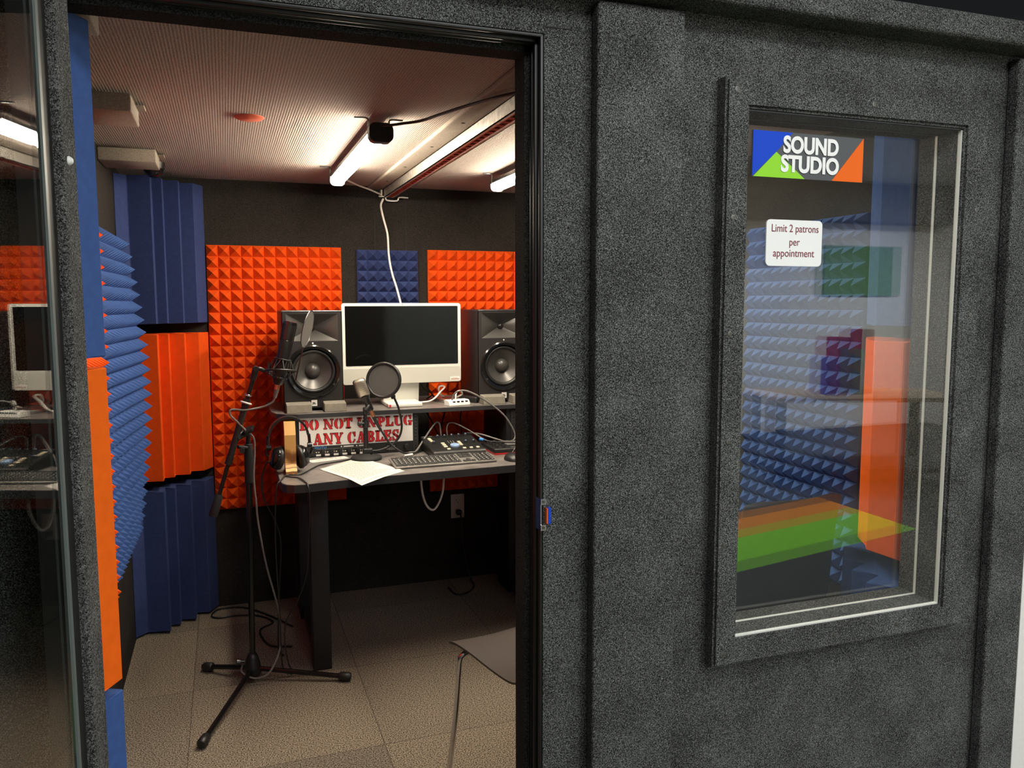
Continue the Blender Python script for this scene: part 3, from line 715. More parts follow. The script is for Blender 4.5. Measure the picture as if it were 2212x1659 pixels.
# ------------------------------------------------------------------ monitor speakers
def speaker(cx, yf, zb, label):
    t = thing('studio_speaker', label, 'speaker', (cx, yf+0.15, zb), 'studio speakers on the desk shelf')
    w, h, d = 0.252, 0.418, 0.30
    def P(x, z, y=0.0): return (cx+x, yf+y, zb+z)
    # cabinet: open-fronted tub
    bm = new(); box(bm, cx-w/2, yf+0.012, zb, cx+w/2, yf+d, zb+h, 0.006)
    bmesh.ops.delete(bm, geom=[f for f in bm.faces if f.calc_center_median().y < yf+0.0125 and f.calc_area() > 0.05], context='FACES_ONLY'); obj('cabinet', bm, M['cab'], t, 50)
    # baffle with a round hole and the horn opening
    bm = new()
    zc, R, n = 0.158, 0.112, 48
    x0, x1, z0, zm, z1 = -w/2, w/2, 0.0, 0.283, h
    def sq(a):
        dx, dz = math.cos(a), math.sin(a); k = 1e9
        if dx > 1e-9: k = min(k, x1/dx)
        if dx < -1e-9: k = min(k, x0/dx)
        if dz > 1e-9: k = min(k, (zm-zc)/dz)
        if dz < -1e-9: k = min(k, (z0-zc)/dz)
        return (k*dx, zc + k*dz)
    angs = sorted({2*PI*i/n for i in range(n)} | {math.atan2(b-zc, a) % (2*PI) for a in (x0, x1) for b in (z0, zm)})
    I = [bm.verts.new(P(R*math.cos(a), zc+R*math.sin(a))) for a in angs]
    O = [bm.verts.new(P(*sq(a))) for a in angs]
    for i in range(len(angs)):
        j = (i+1) % len(angs); bm.faces.new((I[i], I[j], O[j], O[i]))
    hx, ha, hb = 0.108, 0.288, 0.404
    r1 = [bm.verts.new(P(*q)) for q in ((x0, zm), (x1, zm), (x1, z1), (x0, z1))]
    r2 = [bm.verts.new(P(*q)) for q in ((-hx, ha), (hx, ha), (hx, hb), (-hx, hb))]
    for i in range(4): bm.faces.new((r1[i], r1[(i+1) % 4], r2[(i+1) % 4], r2[i]))
    obj('baffle', bm, M['cab'], t)
    bm = new(); box(bm, cx-w/2, yf-0.001, zb+h-0.008, cx+w/2, yf+0.014, zb+h, 0.002); obj('top_bevel', bm, M['dark_chrome'], t, label='thin bright bevel along the top front edge')
    for s in (-1, 1):
        bm = new(); box(bm, cx+s*w/2-0.003 if s > 0 else cx-w/2, yf, zb, cx+w/2 if s > 0 else cx-w/2+0.003, yf+0.014, zb+h-0.006); obj('baffle_edge', bm, M['cab'], t)
    # horn: pinched four-sided waveguide
    bm = new(); zt = 0.342; K = 16; rings = []
    ro = []
    m_ = 12
    for (ax, az), (bx, bz) in (((-hx, ha), (hx, ha)), ((hx, ha), (hx, hb)), ((hx, hb), (-hx, hb)), ((-hx, hb), (-hx, ha))):
        for i in range(m_):
            f = i/m_; ro.append((ax+(bx-ax)*f, az+(bz-az)*f))
    for k in range(K+1):
        f = k/K; ring = []
        for i, (ax, az) in enumerate(ro):
            ang = math.atan2(az-zt, ax)
            ix, iz = 0.013*math.cos(ang), zt + 0.013*math.sin(ang)
            side = i // m_; u = (i % m_)/m_
            pin = math.sin(PI*u)
            dep = 0.055*f*(1 - (0.55*pin*(1-f) if side in (1, 3) else -0.10*pin*(1-f)))
            ring.append(bm.verts.new(P(ax+(ix-ax)*f, az+(iz-az)*f, dep)))
        rings.append(ring)
    for a, b in zip(rings[:-1], rings[1:]):
        for i in range(len(a)): bm.faces.new((a[i], a[(i+1) % len(a)], b[(i+1) % len(a)], b[i]))
    obj('horn', bm, M['wave'], t, 25)
    bm = new(); lathe(bm, [(0.016, 0.0), (0.014, 0.004), (0.0125, 0.008), (0.008, 0.013), (0, 0.015)], P(0, zt, 0.055), (0, -1, 0), 24); obj('tweeter', bm, M['black'], t, 50)
    # woofer
    bm = new(); lathe(bm, [(0.112, 0.002), (0.1135, -0.008), (0.108, -0.013), (0.097, -0.010), (0.094, 0.0), (0.094, 0.012), (0.112, 0.012)], P(0, zc, 0), (0, 1, 0), 56, True); obj('woofer_ring', bm, M['black_gloss'], t, 50)
    bm = new(); lathe(bm, [(0.095, 0.004), (0.090, -0.003), (0.084, -0.004), (0.079, 0.002), (0.077, 0.008)], P(0, zc, 0), (0, 1, 0), 48); obj('surround', bm, M['rubber'], t, 60)
    bm = new(); lathe(bm, [(0.078, 0.007), (0.060, 0.018), (0.040, 0.031), (0.020, 0.040), (0, 0.044)], P(0, zc, 0), (0, 1, 0), 48); obj('cone', bm, M['cone'], t, 60)
    bm = new(); lathe(bm, [(0.033, 0.036), (0.031, 0.026), (0.024, 0.016), (0.013, 0.009), (0, 0.007)], P(0, zc, 0), (0, 1, 0), 32); obj('dust_cap', bm, M['wave'], t, 60)
    for a in (215, 325):
        x, z = 0.103*math.cos(math.radians(a)), 0.103*math.sin(math.radians(a))
        bm = new(); lathe(bm, [(0, -0.002), (0.004, -0.002), (0.005, 0)], P(x, zc+z, -0.0125), (0, 1, 0), 12); obj('ring_screw', bm, M['dark_chrome'], t, 40)
    bm = new(); lathe(bm, [(0, -0.002), (0.003, -0.0015), (0.0035, 0)], P(0, 0.2785, 0), (0, 1, 0), 12); obj('power_light', bm, M['white'], t, 40)
    bm = new(); prism(bm, [(cx-0.012, zb+0.008), (cx+0.012, zb+0.008), (cx+0.012, zb+0.034), (cx-0.012, zb+0.034)], yf-0.003, yf, 'y'); b = obj('badge', bm, M['white'], t, label='white maker badge')
    obj('lettering', text_bm('JBL', 0.0125, cx, yf-0.0035, zb+0.016, 0.0004, 0.0004), M['black_ink'], b)
    return t
SPY = 3.53
speaker(0.352, SPY, 1.003, 'black two-way studio speaker on the shelf behind the big boom microphone')
speaker(1.218, SPY, 1.003, 'black two-way studio speaker on the shelf, half hidden by the door jamb')
def pad(x0, x1, label):
    bm = new()
    prism(bm, [(3.462, ST), (3.80, ST), (3.80, ST+0.013), (3.525, ST+0.013), (3.525, ST+0.042), (3.468, ST+0.036)], x0, x1, 'x')
    bmesh.ops.bevel(bm, geom=bm.edges[:], offset=0.002, segments=1, affect='EDGES')
    tag(obj('foam_pad', bm, M['grey_foam'], origin=((x0+x1)/2, 3.6, ST)), label, 'foam pad', 'foam pads under the speakers')
pad(0.232, 0.336, 'grey foam pad under the screen-side speaker row, farthest from the screen and beside the headphones')
pad(0.388, 0.480, 'grey foam pad under the speaker, on the side next to the computer screen')
pad(1.098, 1.202, 'grey foam pad under the half hidden speaker, beside the small white hub')
pad(1.240, 1.335, 'grey foam pad under the half hidden speaker, cut by the door jamb')

# ------------------------------------------------------------------ all-in-one computer
t = thing('desktop_computer', 'pale silver all-in-one computer with black screen on the desk shelf', 'computer', (0.757, 3.66, ST))
cy = 3.60
x0, x1, z0, z1 = 0.486, 1.030, 1.089, 1.452
bm = new(); prism(bm, roundrect(x0, z0, x1, z1, 0.012), cy, cy+0.012, 'y'); obj('housing', bm, M['white_alu'], t)
bm = new(); prism(bm, roundrect(x0+0.014, z0+0.084, x1-0.014, z1-0.013, 0.003), cy-0.0012, cy+0.001, 'y'); obj('screen', bm, M['screen'], t)
bm = new(); prism(bm, roundrect(x0+0.001, z0+0.001, x1-0.001, z0+0.072, 0.010), cy-0.0008, cy+0.001, 'y'); obj('chin', bm, mat('silver_chin', (0.60, 0.59, 0.52), 0.35, metal=0.25), t, label='silver lower panel')
bm = new(); lathe(bm, [(0, 0.001), (0.002, 0.001), (0.002, 0)], ((x0+x1)/2, cy, z1-0.0065), (0, -1, 0), 12); obj('webcam', bm, M['black'], t)
bm = new(); prism(bm, roundrect(x1-0.052, z0+0.005, x1-0.006, z0+0.024, 0.003), cy-0.0016, cy, 'y'); st = obj('asset_tag', bm, M['sign_white'], t, label='small white sticker with brown print')
bm = new()
for k in range(7): box(bm, x1-0.047+k*0.0055, cy-0.002, z0+0.009, x1-0.0435+k*0.0055, cy-0.0014, z0+0.0145)
box(bm, x1-0.040, cy-0.002, z0+0.0165, x1-0.018, cy-0.0014, z0+0.0175)
obj('print', bm, mat('brown_print', (0.30, 0.10, 0.05), 0.6), st)
bm = new(); prism(bm, [(cy+0.012, z0+0.12), (cy+0.03, z0+0.12), (cy+0.055, ST+0.006), (cy+0.040, ST+0.006)], 0.672, 0.836, 'x'); obj('stand', bm, M['white_alu'], t)
bm = new(); box(bm, 0.667, 3.50, ST, 0.823, 3.69, ST+0.020, 0.006, 3); obj('base', bm, M['white_alu'], t, 50)
bm = new(); box(bm, 0.6665, 3.51, ST+0.004, 0.6672, 3.525, ST+0.016); box(bm, 0.672, 3.4993, ST+0.003, 0.680, 3.4999, ST+0.015); obj('sticker', bm, M['red_plastic'], t, label='tiny red and white sticker on the base')
bm = new(); tube(bm, [(0.822, 3.58, 1.000), (0.87, 3.58, 1.003), (0.905, 3.60, 1.016), (0.935, 3.62, 1.040), (0.955, 3.62, 1.060), (0.948, 3.62, 1.068), (0.932, 3.62, 1.066), (0.930, 3.63, 1.050), (0.945, 3.66, 1.028), (0.98, 3.72, 1.00)], 0.0042, 8)
tag(obj('white_lead', bm, M['cable_white'], smooth=60), 'short white lead looping up beside the computer base', 'cable')

t = thing('usb_hub', 'small white four-port hub lying on the shelf beside the computer', 'hub', (0.99, 3.52, ST))
hm = Matrix.Translation((0.985, 3.495, ST)) @ Matrix.Rotation(math.radians(12), 4, 'Z')
bm = new(); v = prism(bm, [(-0.025, 0.0005), (0.03, 0.0005), (0.03, 0.026), (-0.012, 0.026), (-0.025, 0.012)], -0.055, 0.05, 'x'); xf(bm, v, hm)
bmesh.ops.bevel(bm, geom=bm.edges[:], offset=0.002, segments=2, affect='EDGES'); obj('body', bm, M['white'], t, 50)
for k in range(4):
    bm = new(); v = box(bm, -0.036+k*0.021, -0.026, 0.010, -0.024+k*0.021, -0.012, 0.022); xf(bm, v, hm @ Matrix.Translation((0, 0.004, 0.0)))
    obj('port', bm, M['black'], t)
bm = new(); v = box(bm, 0, 0, 0, 0.155, 0.13, 0.014, 0.003); xf(bm, v, Matrix.Translation((0.945, 3.59, ST+0.0005)) @ Matrix.Rotation(math.radians(14), 4, 'Z'))
tag(obj('disc_drive', bm, M['alu'], smooth=50, origin=(1.0, 3.65, ST)), 'flat silver disc drive on the shelf behind the white hub', 'disc drive')
bm = new(); tube(bm, [(0.956, 3.49, 1.017), (0.957, 3.47, 1.038), (0.971, 3.45, 1.058), (1.014, 3.44, 1.059), (1.09, 3.43, 1.018), (1.179, 3.42, 0.946), (1.225, 3.41, 0.869), (1.222, 3.40, 0.835), (1.178, 3.37, 0.830), (1.122, 3.37, 0.848), (1.067, 3.44, 0.862), (1.02, 3.55, 0.853)], 0.0038, 8)
tag(obj('hub_cable', bm, M['cable_grey'], smooth=60), 'grey cable arching from the white hub down to the control surface', 'cable')
bm = new(); tube(bm, [(0.975, 3.50, 1.016), (0.985, 3.52, 1.045), (1.01, 3.55, 1.05), (1.03, 3.58, 1.03), (1.02, 3.63, 1.012)], 0.0035, 8)
tag(obj('white_lead', bm, M['cable_white'], smooth=60), 'tiny white lead looped between hub and disc drive', 'cable')
bm = new(); v = box(bm, -0.02, -0.06, 0, 0.02, 0.06, 0.028, 0.006); xf(bm, v, Matrix.Translation((1.072, 3.60, ST+0.0005)) @ Matrix.Rotation(0.5, 4, 'Z'))
tag(obj('power_adapter', bm, M['black'], smooth=50, origin=(1.07, 3.6, ST)), 'small black power block beside the white hub', 'power adapter')

# ------------------------------------------------------------------ rack gear below the shelf
RY = 3.452
t = thing('rack_interface', 'black one-unit audio interface with a row of knobs at the bottom of the rack', 'audio interface', (0.52, 3.6, DT+0.002))
bm = new(); box(bm, 0.283, RY, DT+0.003, 0.765, RY+0.25, DT+0.047, 0.001); obj('case', bm, M['black'], t)
for k in range(6):
    bm = new(); cyl(bm, (0.375+k*0.037, RY, DT+0.022), (0.375+k*0.037, RY-0.013, DT+0.022), 0.0085, 0.0075, 18); obj('knob', bm, M['black_matte'], t, 40)
    bm = new(); box(bm, 0.345+k*0.037, RY-0.001, DT+0.019, 0.350+k*0.037, RY, DT+0.023); box(bm, 0.355+k*0.037, RY-0.001, DT+0.019, 0.360+k*0.037, RY, DT+0.023); obj('button', bm, M['button'], t)
    bm = new(); box(bm, 0.346+k*0.037, RY-0.0012, DT+0.0045, 0.366+k*0.037, RY, DT+0.0125); obj('label_strip', bm, M['sign_white'], t)
    bm = new(); box(bm, 0.346+k*0.037, RY-0.001, DT+0.0335, 0.385+k*0.037, RY, DT+0.0345); box(bm, 0.3845+k*0.037, RY-0.001, DT+0.012, 0.3853+k*0.037, RY, DT+0.034); obj('printed_line', bm, M['grey_ink'], t)
bm = new(); box(bm, 0.645, RY-0.001, DT+0.010, 0.690, RY, DT+0.037); obj('meter_window', bm, M['screen'], t)
bm = new()
for i in range(8):
    for j in range(5): box(bm, 0.648+i*0.005, RY-0.0018, DT+0.013+j*0.0045, 0.6505+i*0.005, RY-0.001, DT+0.0155+j*0.0045)
obj('meter_marks', bm, M['grey_ink'], t)
bm = new(); cyl(bm, (0.735, RY, DT+0.025), (0.735, RY-0.016, DT+0.025), 0.011, 0.010, 20); obj('knob', bm, M['black_matte'], t, 40)
obj('lettering', text_bm('MOTU', 0.013, 0.340, RY-0.001, DT+0.0365, 0.0003, 0.0003, 'LEFT', 1.1, 1.25), M['motu_blue'], t)
bm = new()
for k, (a, b) in enumerate(((0.45, 0.456), (0.462, 0.505), (0.515, 0.521), (0.527, 0.56))): box(bm, a, RY-0.0008, DT+0.0385, b, RY, DT+0.0425)
obj('printed_line', bm, M['sign_white'], t)

# sign with stencil letters
SX0, SX1, SZ0, SZ1 = 0.279, 0.7655, DT+0.048, ST-0.020
t = thing('cable_sign', 'white sign in red stencil letters about cables, below the shelf behind the desk microphone', 'sign', ((SX0+SX1)/2, RY, SZ0))
bm = new(); box(bm, SX0, RY+0.001, SZ0, SX1, RY+0.004, SZ1); obj('sheet', bm, M['sign_white'], t)
# stencil serif alphabet: pieces ('p', polygon) or ('a', cx, cz, rx_out, rz_out, rx_in, rz_in, a0, a1); unit height 1
def rc(x0, z0, x1, z1): return ('p', [(x0, z0), (x1, z0), (x1, z1), (x0, z1)])
TH = 0.26
LET = {
 'D': (0.86, [rc(0.10, 0, 0.36, 1), rc(0.0, 0, 0.10, 0.09), rc(0.0, 0.91, 0.10, 1), ('a', 0.42, 0.5, 0.44, 0.5, 0.17, 0.40, -88, 88)]),
 'O': (0.92, [('a', 0.50, 0.5, 0.42, 0.51, 0.15, 0.42, -82, 82), ('a', 0.42, 0.5, 0.42, 0.51, 0.15, 0.42, 98, 262)]),
 'N': (0.98, [rc(0.10, 0.09, 0.20, 0.93), rc(0.0, 0, 0.30, 0.09), ('p', [(0.0, 1), (0.30, 1), (0.86, 0.0), (0.62, 0.0), (0.24, 0.68), (0.0, 0.91)]), rc(0.78, 0.26, 0.88, 0.91), rc(0.68, 0.91, 0.98, 1)]),
 'T': (0.84, [rc(0.29, 0.0, 0.55, 1), rc(0.19, 0, 0.65, 0.09), ('p', [(0.0, 1), (0.25, 1), (0.25, 0.91), (0.09, 0.68), (0.0, 0.68)]), ('p', [(0.59, 1), (0.84, 1), (0.84, 0.68), (0.75, 0.68), (0.59, 0.91)])]),
 'U': (0.94, [rc(0.10, 0.30, 0.36, 1), rc(0.0, 0.91, 0.46, 1), ('a', 0.47, 0.32, 0.37, 0.33, 0.11, 0.22, 184, 266), ('a', 0.51, 0.32, 0.33, 0.33, 0.23, 0.24, 274, 360), rc(0.74, 0.32, 0.84, 1), rc(0.64, 0.91, 0.94, 1)]),
 'P': (0.80, [rc(0.10, 0, 0.36, 1), rc(0.0, 0, 0.46, 0.09), rc(0.0, 0.91, 0.10, 1), ('a', 0.42, 0.70, 0.38, 0.30, 0.12, 0.21, -88, 88)]),
 'L': (0.80, [rc(0.10, 0, 0.36, 1), rc(0.0, 0.91, 0.46, 1), rc(0.0, 0, 0.10, 0.09), ('p', [(0.41, 0), (0.80, 0), (0.80, 0.36), (0.71, 0.36), (0.58, 0.09), (0.41, 0.09)])]),
 'G': (0.92, [('a', 0.42, 0.5, 0.42, 0.51, 0.15, 0.42, 98, 262), ('a', 0.48, 0.5, 0.34, 0.51, 0.22, 0.42, 30, 84), rc(0.68, 0.64, 0.80, 1), ('a', 0.48, 0.5, 0.34, 0.51, 0.22, 0.42, -84, -40), rc(0.58, 0.0, 0.82, 0.36), rc(0.50, 0.36, 0.92, 0.45)]),
 'A': (0.96, [('p', [(0.38, 1), (0.56, 1), (0.86, 0.06), (0.58, 0.06)]), ('p', [(0.34, 0.92), (0.40, 0.80), (0.20, 0.06), (0.10, 0.06)]), rc(0.0, 0, 0.30, 0.09), rc(0.50, 0, 0.96, 0.09), rc(0.26, 0.28, 0.50, 0.37)]),
 'Y': (0.92, [('p', [(0.05, 0.95), (0.32, 0.95), (0.58, 0.42), (0.33, 0.42)]), ('p', [(0.74, 0.95), (0.84, 0.95), (0.60, 0.47), (0.55, 0.57)]), rc(0.33, 0.06, 0.58, 0.38), rc(0.23, 0, 0.68, 0.09), rc(0.0, 0.91, 0.42, 1), rc(0.64, 0.91, 0.92, 1)]),
 'C': (0.86, [('a', 0.42, 0.5, 0.42, 0.51, 0.15, 0.42, 98, 262), ('a', 0.48, 0.5, 0.34, 0.51, 0.22, 0.42, 30, 84), rc(0.70, 0.62, 0.80, 1), ('a', 0.48, 0.5, 0.34, 0.51, 0.24, 0.42, -84, -25)]),
 'B': (0.86, [rc(0.10, 0, 0.36, 1), rc(0.0, 0, 0.10, 0.09), rc(0.0, 0.91, 0.10, 1), ('a', 0.42, 0.745, 0.36, 0.255, 0.12, 0.17, -88, 88), ('a', 0.42, 0.255, 0.42, 0.255, 0.15, 0.17, -88, 88)]),
 'E': (0.82, [rc(0.10, 0, 0.36, 1), rc(0.0, 0, 0.10, 0.09), rc(0.0, 0.91, 0.10, 1), ('p', [(0.41, 0), (0.80, 0), (0.80, 0.32), (0.71, 0.32), (0.60, 0.09), (0.41, 0.09)]), ('p', [(0.41, 1), (0.78, 1), (0.78, 0.70), (0.69, 0.70), (0.60, 0.91), (0.41, 0.91)]), ('p', [(0.41, 0.46), (0.50, 0.46), (0.56, 0.34), (0.62, 0.34), (0.62, 0.67), (0.56, 0.67), (0.50, 0.55), (0.41, 0.55)])]),
 'S': (0.76, [('a', 0.37, 0.73, 0.34, 0.28, 0.13, 0.20, 95, 250), ('p', [(0.10, 0.66), (0.26, 0.66), (0.68, 0.36), (0.62, 0.22), (0.44, 0.36), (0.12, 0.56)]), ('a', 0.37, 0.27, 0.34, 0.28, 0.13, 0.20, -85, 70), ('a', 0.42, 0.73, 0.24, 0.28, 0.14, 0.20, 25, 85), rc(0.58, 0.68, 0.67, 1.0), rc(0.03, 0.0, 0.12, 0.34), ('a', 0.34, 0.27, 0.26, 0.28, 0.16, 0.20, 190, 265)]),
}
def piece_poly(pc, e):
    if pc[0] == 'p':
        P = pc[1]; cx = sum(p[0] for p in P)/len(P); cz = sum(p[1] for p in P)/len(P)
        if e == 0: return P
        out = []
        n = len(P)
        area2 = sum(P[i][0]*P[(i+1)%n][1]-P[(i+1)%n][0]*P[i][1] for i in range(n))
        sg = 1 if area2 > 0 else -1
        for i in range(n):
            a, b, c = Vector(P[i-1]), Vector(P[i]), Vector(P[(i+1)%n])
            d1, d2 = (b-a).normalized(), (c-b).normalized()
            n1, n2 = Vector((d1.y, -d1.x))*sg, Vector((d2.y, -d2.x))*sg
            nn = n1+n2
            k = e/max(0.4, (1+n1.dot(n2)))
            out.append((b.x+nn.x*k, b.y+nn.y*k))
        return out
    _, cx, cz, ro, rzo, ri, rzi, a0, a1 = pc
    ro, rzo, ri, rzi = ro+e, rzo+e, ri-e, rzi-e
    da = math.degrees(e/((ro+rzo)/2)) if e else 0
    n = 14
    A = [math.radians(a0-da+(a1-a0+2*da)*i/n) for i in range(n+1)]
    return [(cx+ro*math.cos(a), cz+rzo*math.sin(a)) for a in A] + [(cx+ri*math.cos(a), cz+rzi*math.sin(a)) for a in reversed(A)]
def stencil(bm, s, x0, x1, zb, h, y0, y1, e):
    tot = sum((LET[c][0] + 0.10) if c != ' ' else 0.42 for c in s) - 0.10
    k = (x1-x0)/tot; x = x0
    for c in s:
        if c == ' ': x += 0.42*k; continue
        w, pcs = LET[c]
        for pc in pcs:
            prism(bm, [(x+a*k, zb+b*h) for a, b in piece_poly(pc, e)], y0, y1, 'y')
        x += (w+0.10)*k
for s, a, b, zb, h in (('DO NOT UNPLUG', SX0+0.004, SX1-0.003, SZ0+0.071, 0.042), ('ANY CABLES', SX0+0.058, SX0+0.425, SZ0+0.006, 0.046)):
    bm = new(); stencil(bm, s, a, b, zb, h, RY+0.0002, RY+0.0012, 0.045); obj('letter_outline', bm, M['black_ink'], t)
    bm = new(); stencil(bm, s, a, b, zb, h, RY-0.0006, RY+0.0004, 0.0); obj('lettering', bm, M['red_ink'], t, label='red stencil lettering')

# ------------------------------------------------------------------ headphones and their wooden stand
t = thing('headphone_stand', 'upright pine block on the desk corner carrying the headphones', 'headphone stand', (0.22, 3.16, DT))
bm = new(); prism(bm, [(3.115, DT), (3.20, DT), (3.20, DT+0.205), (3.165, DT+0.20), (3.145, DT+0.150), (3.150, DT+0.04), (3.118, DT+0.014)], 0.199, 0.241, 'x'); obj('post', bm, M['wood'], t)
t = thing('headphones', 'black studio headphones hung over the pine stand', 'headphones', (0.218, 3.2, DT))
HYc = 3.185
def arc(cx, cz, rx, rz, a0, a1, n=16, dy=0.0):
    return [(cx + rx*math.cos(math.radians(a0+(a1-a0)*i/n)), HYc+dy, cz + rz*math.sin(math.radians(a0+(a1-a0)*i/n))) for i in range(n+1)]
bm = new()
A = arc(0.217, 0.935, 0.078, 0.084, 5, 175); B = arc(0.217, 0.935, 0.070, 0.0755, 5, 175)
for pth, th in ((A, 0),):
    rows = []
    for (xa, _, za), (xb, _, zb_) in zip(A, B):
        rows.append([bm.verts.new(p) for p in ((xa, HYc-0.018, za), (xa, HYc+0.018, za), (xb, HYc+0.018, zb_), (xb, HYc-0.018, zb_))])
    for p, q in zip(rows[:-1], rows[1:]):
        for k in range(4): bm.faces.new((p[k], p[(k+1)%4], q[(k+1)%4], q[k]))
    bm.faces.new(rows[0]); bm.faces.new(rows[-1][::-1])
obj('headband', bm, M['leather'], t, 40)
for s, cx, nm in ((-1, 0.170, 'l'), (1, 0.263, 'r')):
    hx = 0.217 + s*0.076
    yk = mat('x', (0, 0, 0)) if False else M['black']
    bm = new(); tube(bm, [(hx, HYc, 0.945), (hx+s*0.002, HYc-0.004, 0.92), (hx+s*0.001, HYc-0.006, 0.90)], 0.006, 8, 4); cyl(bm, (hx-0.008, HYc-0.016, 0.903), (hx+0.010, HYc-0.016, 0.903), 0.011, None, 18)
    tube(bm, [(hx, HYc-0.012, 0.903), (hx+s*0.010, HYc-0.012, 0.888), (hx+s*0.004, HYc-0.014, 0.868)], 0.005, 8, 4)
    obj('yoke', bm, M['black_gloss'], t, 50)
    o = Vector((cx, HYc-0.006, 0.861)); d = Vector((s*1.0, -0.22 if s < 0 else 0.25, 0.18 if s > 0 else 0.2)).normalized()
    bm = new(); lathe(bm, [(0, 0.024), (0.024, 0.024), (0.036, 0.018), (0.043, 0.006), (0.044, 0.0), (0.0, 0.0)], o, d, 36); obj('ear_cup', bm, M['black_gloss'], t, 40)
    bm = new(); lathe(bm, [(0.0, -0.004), (0.022, -0.006), (0.027, -0.020), (0.036, -0.022), (0.046, -0.016), (0.048, -0.007), (0.043, 0.0), (0, 0.0)], o, d, 36); obj('ear_cushion', bm, M['leather'], t, 50)
bm = new(); tube(bm, [(0.140, 3.17, 0.85), (0.128, 3.19, 0.83), (0.115, 3.20, 0.78), (0.119, 3.20, 0.70), (0.160, 3.22, 0.60), (0.18, 3.25, 0.50), (0.17, 3.28, 0.30), (0.16, 3.30, 0.06), (0.18, 3.32, 0.006)], 0.0032, 8); obj('cord', bm, M['cable_black'], t, 60)
bm = new(); tube(bm, [(0.55, 3.42, 0.825), (0.52, 3.38, 0.806), (0.44, 3.32, 0.804), (0.34, 3.262, 0.804), (0.255, 3.105, 0.805), (0.20, 3.10, 0.805), (0.176, 3.03, 0.803), (0.158, 3.01, 0.78), (0.150, 3.02, 0.66), (0.15, 3.05, 0.50), (0.16, 3.10, 0.26), (0.165, 3.12, 0.05), (0.20, 3.13, 0.006)], 0.0028, 8)
tag(obj('desk_cable', bm, M['cable_black'], smooth=60), 'thin black cord crossing the desk past the pine stand and over its end', 'cable')
bm = new(); tube(bm, [(0.198, 3.20, 0.806), (0.195, 3.13, 0.804), (0.205, 3.08, 0.804), (0.24, 3.04, 0.804), (0.255, 2.97, 0.804), (0.262, 2.925, 0.796), (0.266, 2.92, 0.74), (0.262, 2.95, 0.60), (0.255, 3.0, 0.45), (0.225, 3.06, 0.33), (0.178, 3.10, 0.22), (0.185, 3.11, 0.07), (0.22, 3.12, 0.012), (0.262, 3.115, 0.006)], 0.0026, 8)
tag(obj('desk_cable', bm, M['cable_black'], smooth=60), 'thin black cord dropping over the front of the desk to the floor', 'cable')

# ------------------------------------------------------------------ things on the desktop
def page(pts, z, label, sag, hump=0.0):
    (a, b, c, d) = [Vector((*p, 0)) for p in pts]
    bm = new(); n = 12; g = {}
    for i in range(n+1):
        for j in range(n+1):
            u, v = i/n, j/n
            p = (a*(1-u)+b*u)*(1-v) + (d*(1-u)+c*u)*v
            zz = z + hump*math.sin(PI*u)*math.sin(PI*v)
            if p.y < 2.965: zz -= sag*(2.965-p.y)
            for k in (0, 1): g[i, j, k] = bm.verts.new((p.x, p.y, zz+0.0006*k))
    for i in range(n):
        for j in range(n):
            for k in (0, 1): bm.faces.new((g[i,j,k], g[i+1,j,k], g[i+1,j+1,k], g[i,j+1,k]))
    for i in range(n):
        for (p, q) in (((i, 0), (i+1, 0)), ((i, n), (i+1, n)), ((0, i), (0, i+1)), ((n, i), (n, i+1))):
            bm.faces.new((g[p[0], p[1], 0], g[q[0], q[1], 0], g[q[0], q[1], 1], g[p[0], p[1], 1]))
    o = tag(obj('paper_sheet', bm, M['page'], smooth=60, origin=(a+b+c+d)/4+Vector((0, 0, z))), label, 'paper', 'sheets of paper on the desk')
    return o, (a, b, c, d)
page([(0.338, 3.165), (0.522, 3.350), (0.640, 3.045), (0.448, 2.885)], DT+0.0006, 'lower sheet of paper peeping out under the printed sheet on the desk', 0.1)
ps, (a, b, c, d) = page([(0.332, 3.186), (0.518, 3.372), (0.632, 3.068), (0.440, 2.898)], DT+0.0022, 'printed white sheet lying slantwise over the front edge of the desk', 0.1, 0.002)
bm = new()
rows = 17
for r in range(rows):
    v = 0.10 + 0.84*r/rows if r else 0.05
    L = 0.5 if r == 0 else random.uniform(0.6, 0.86)
    st_ = 0.28 if r == 0 else 0.09
    u = st_
    while u < st_+L-0.03:
        w = random.uniform(0.03, 0.09); u2 = min(u+w, st_+L)
        q = []
        for uu, vv in ((u, v), (u2, v), (u2, v+0.016), (u, v+0.016)):
            p = (a*(1-uu)+b*uu)*(1-vv) + (d*(1-uu)+c*uu)*vv
            zz = DT+0.0022+0.002*math.sin(PI*uu)*math.sin(PI*vv)+0.0011
            if p.y < 2.965: zz -= 0.1*(2.965-p.y)
            q.append(bm.verts.new((p.x, p.y, zz)))
        bm.faces.new(q); u = u2+0.014
obj('print', bm, M['grey_ink'], ps)
bm = new(); v = box(bm, 0, 0, 0, 0.165, 0.055, 0.0008); xf(bm, v, Matrix.Translation((0.318, 3.335, DT+0.0005)) @ Matrix.Rotation(math.radians(17), 4, 'Z'))
nt_ = tag(obj('paper_strip', bm, M['sign_white'], origin=(0.4, 3.38, DT)), 'narrow white paper strip with handwriting in front of the rack', 'paper')
bm = new()
for k in range(16):
    v = box(bm, 0.018+k*0.008, 0.024+random.uniform(-0.004, 0.004), 0.0006, 0.023+k*0.008, 0.028+random.uniform(-0.004, 0.006), 0.0011); xf(bm, v, Matrix.Translation((0.318, 3.335, DT+0.0005)) @ Matrix.Rotation(math.radians(17), 4, 'Z'))
obj('handwriting', bm, M['grey_ink'], nt_)

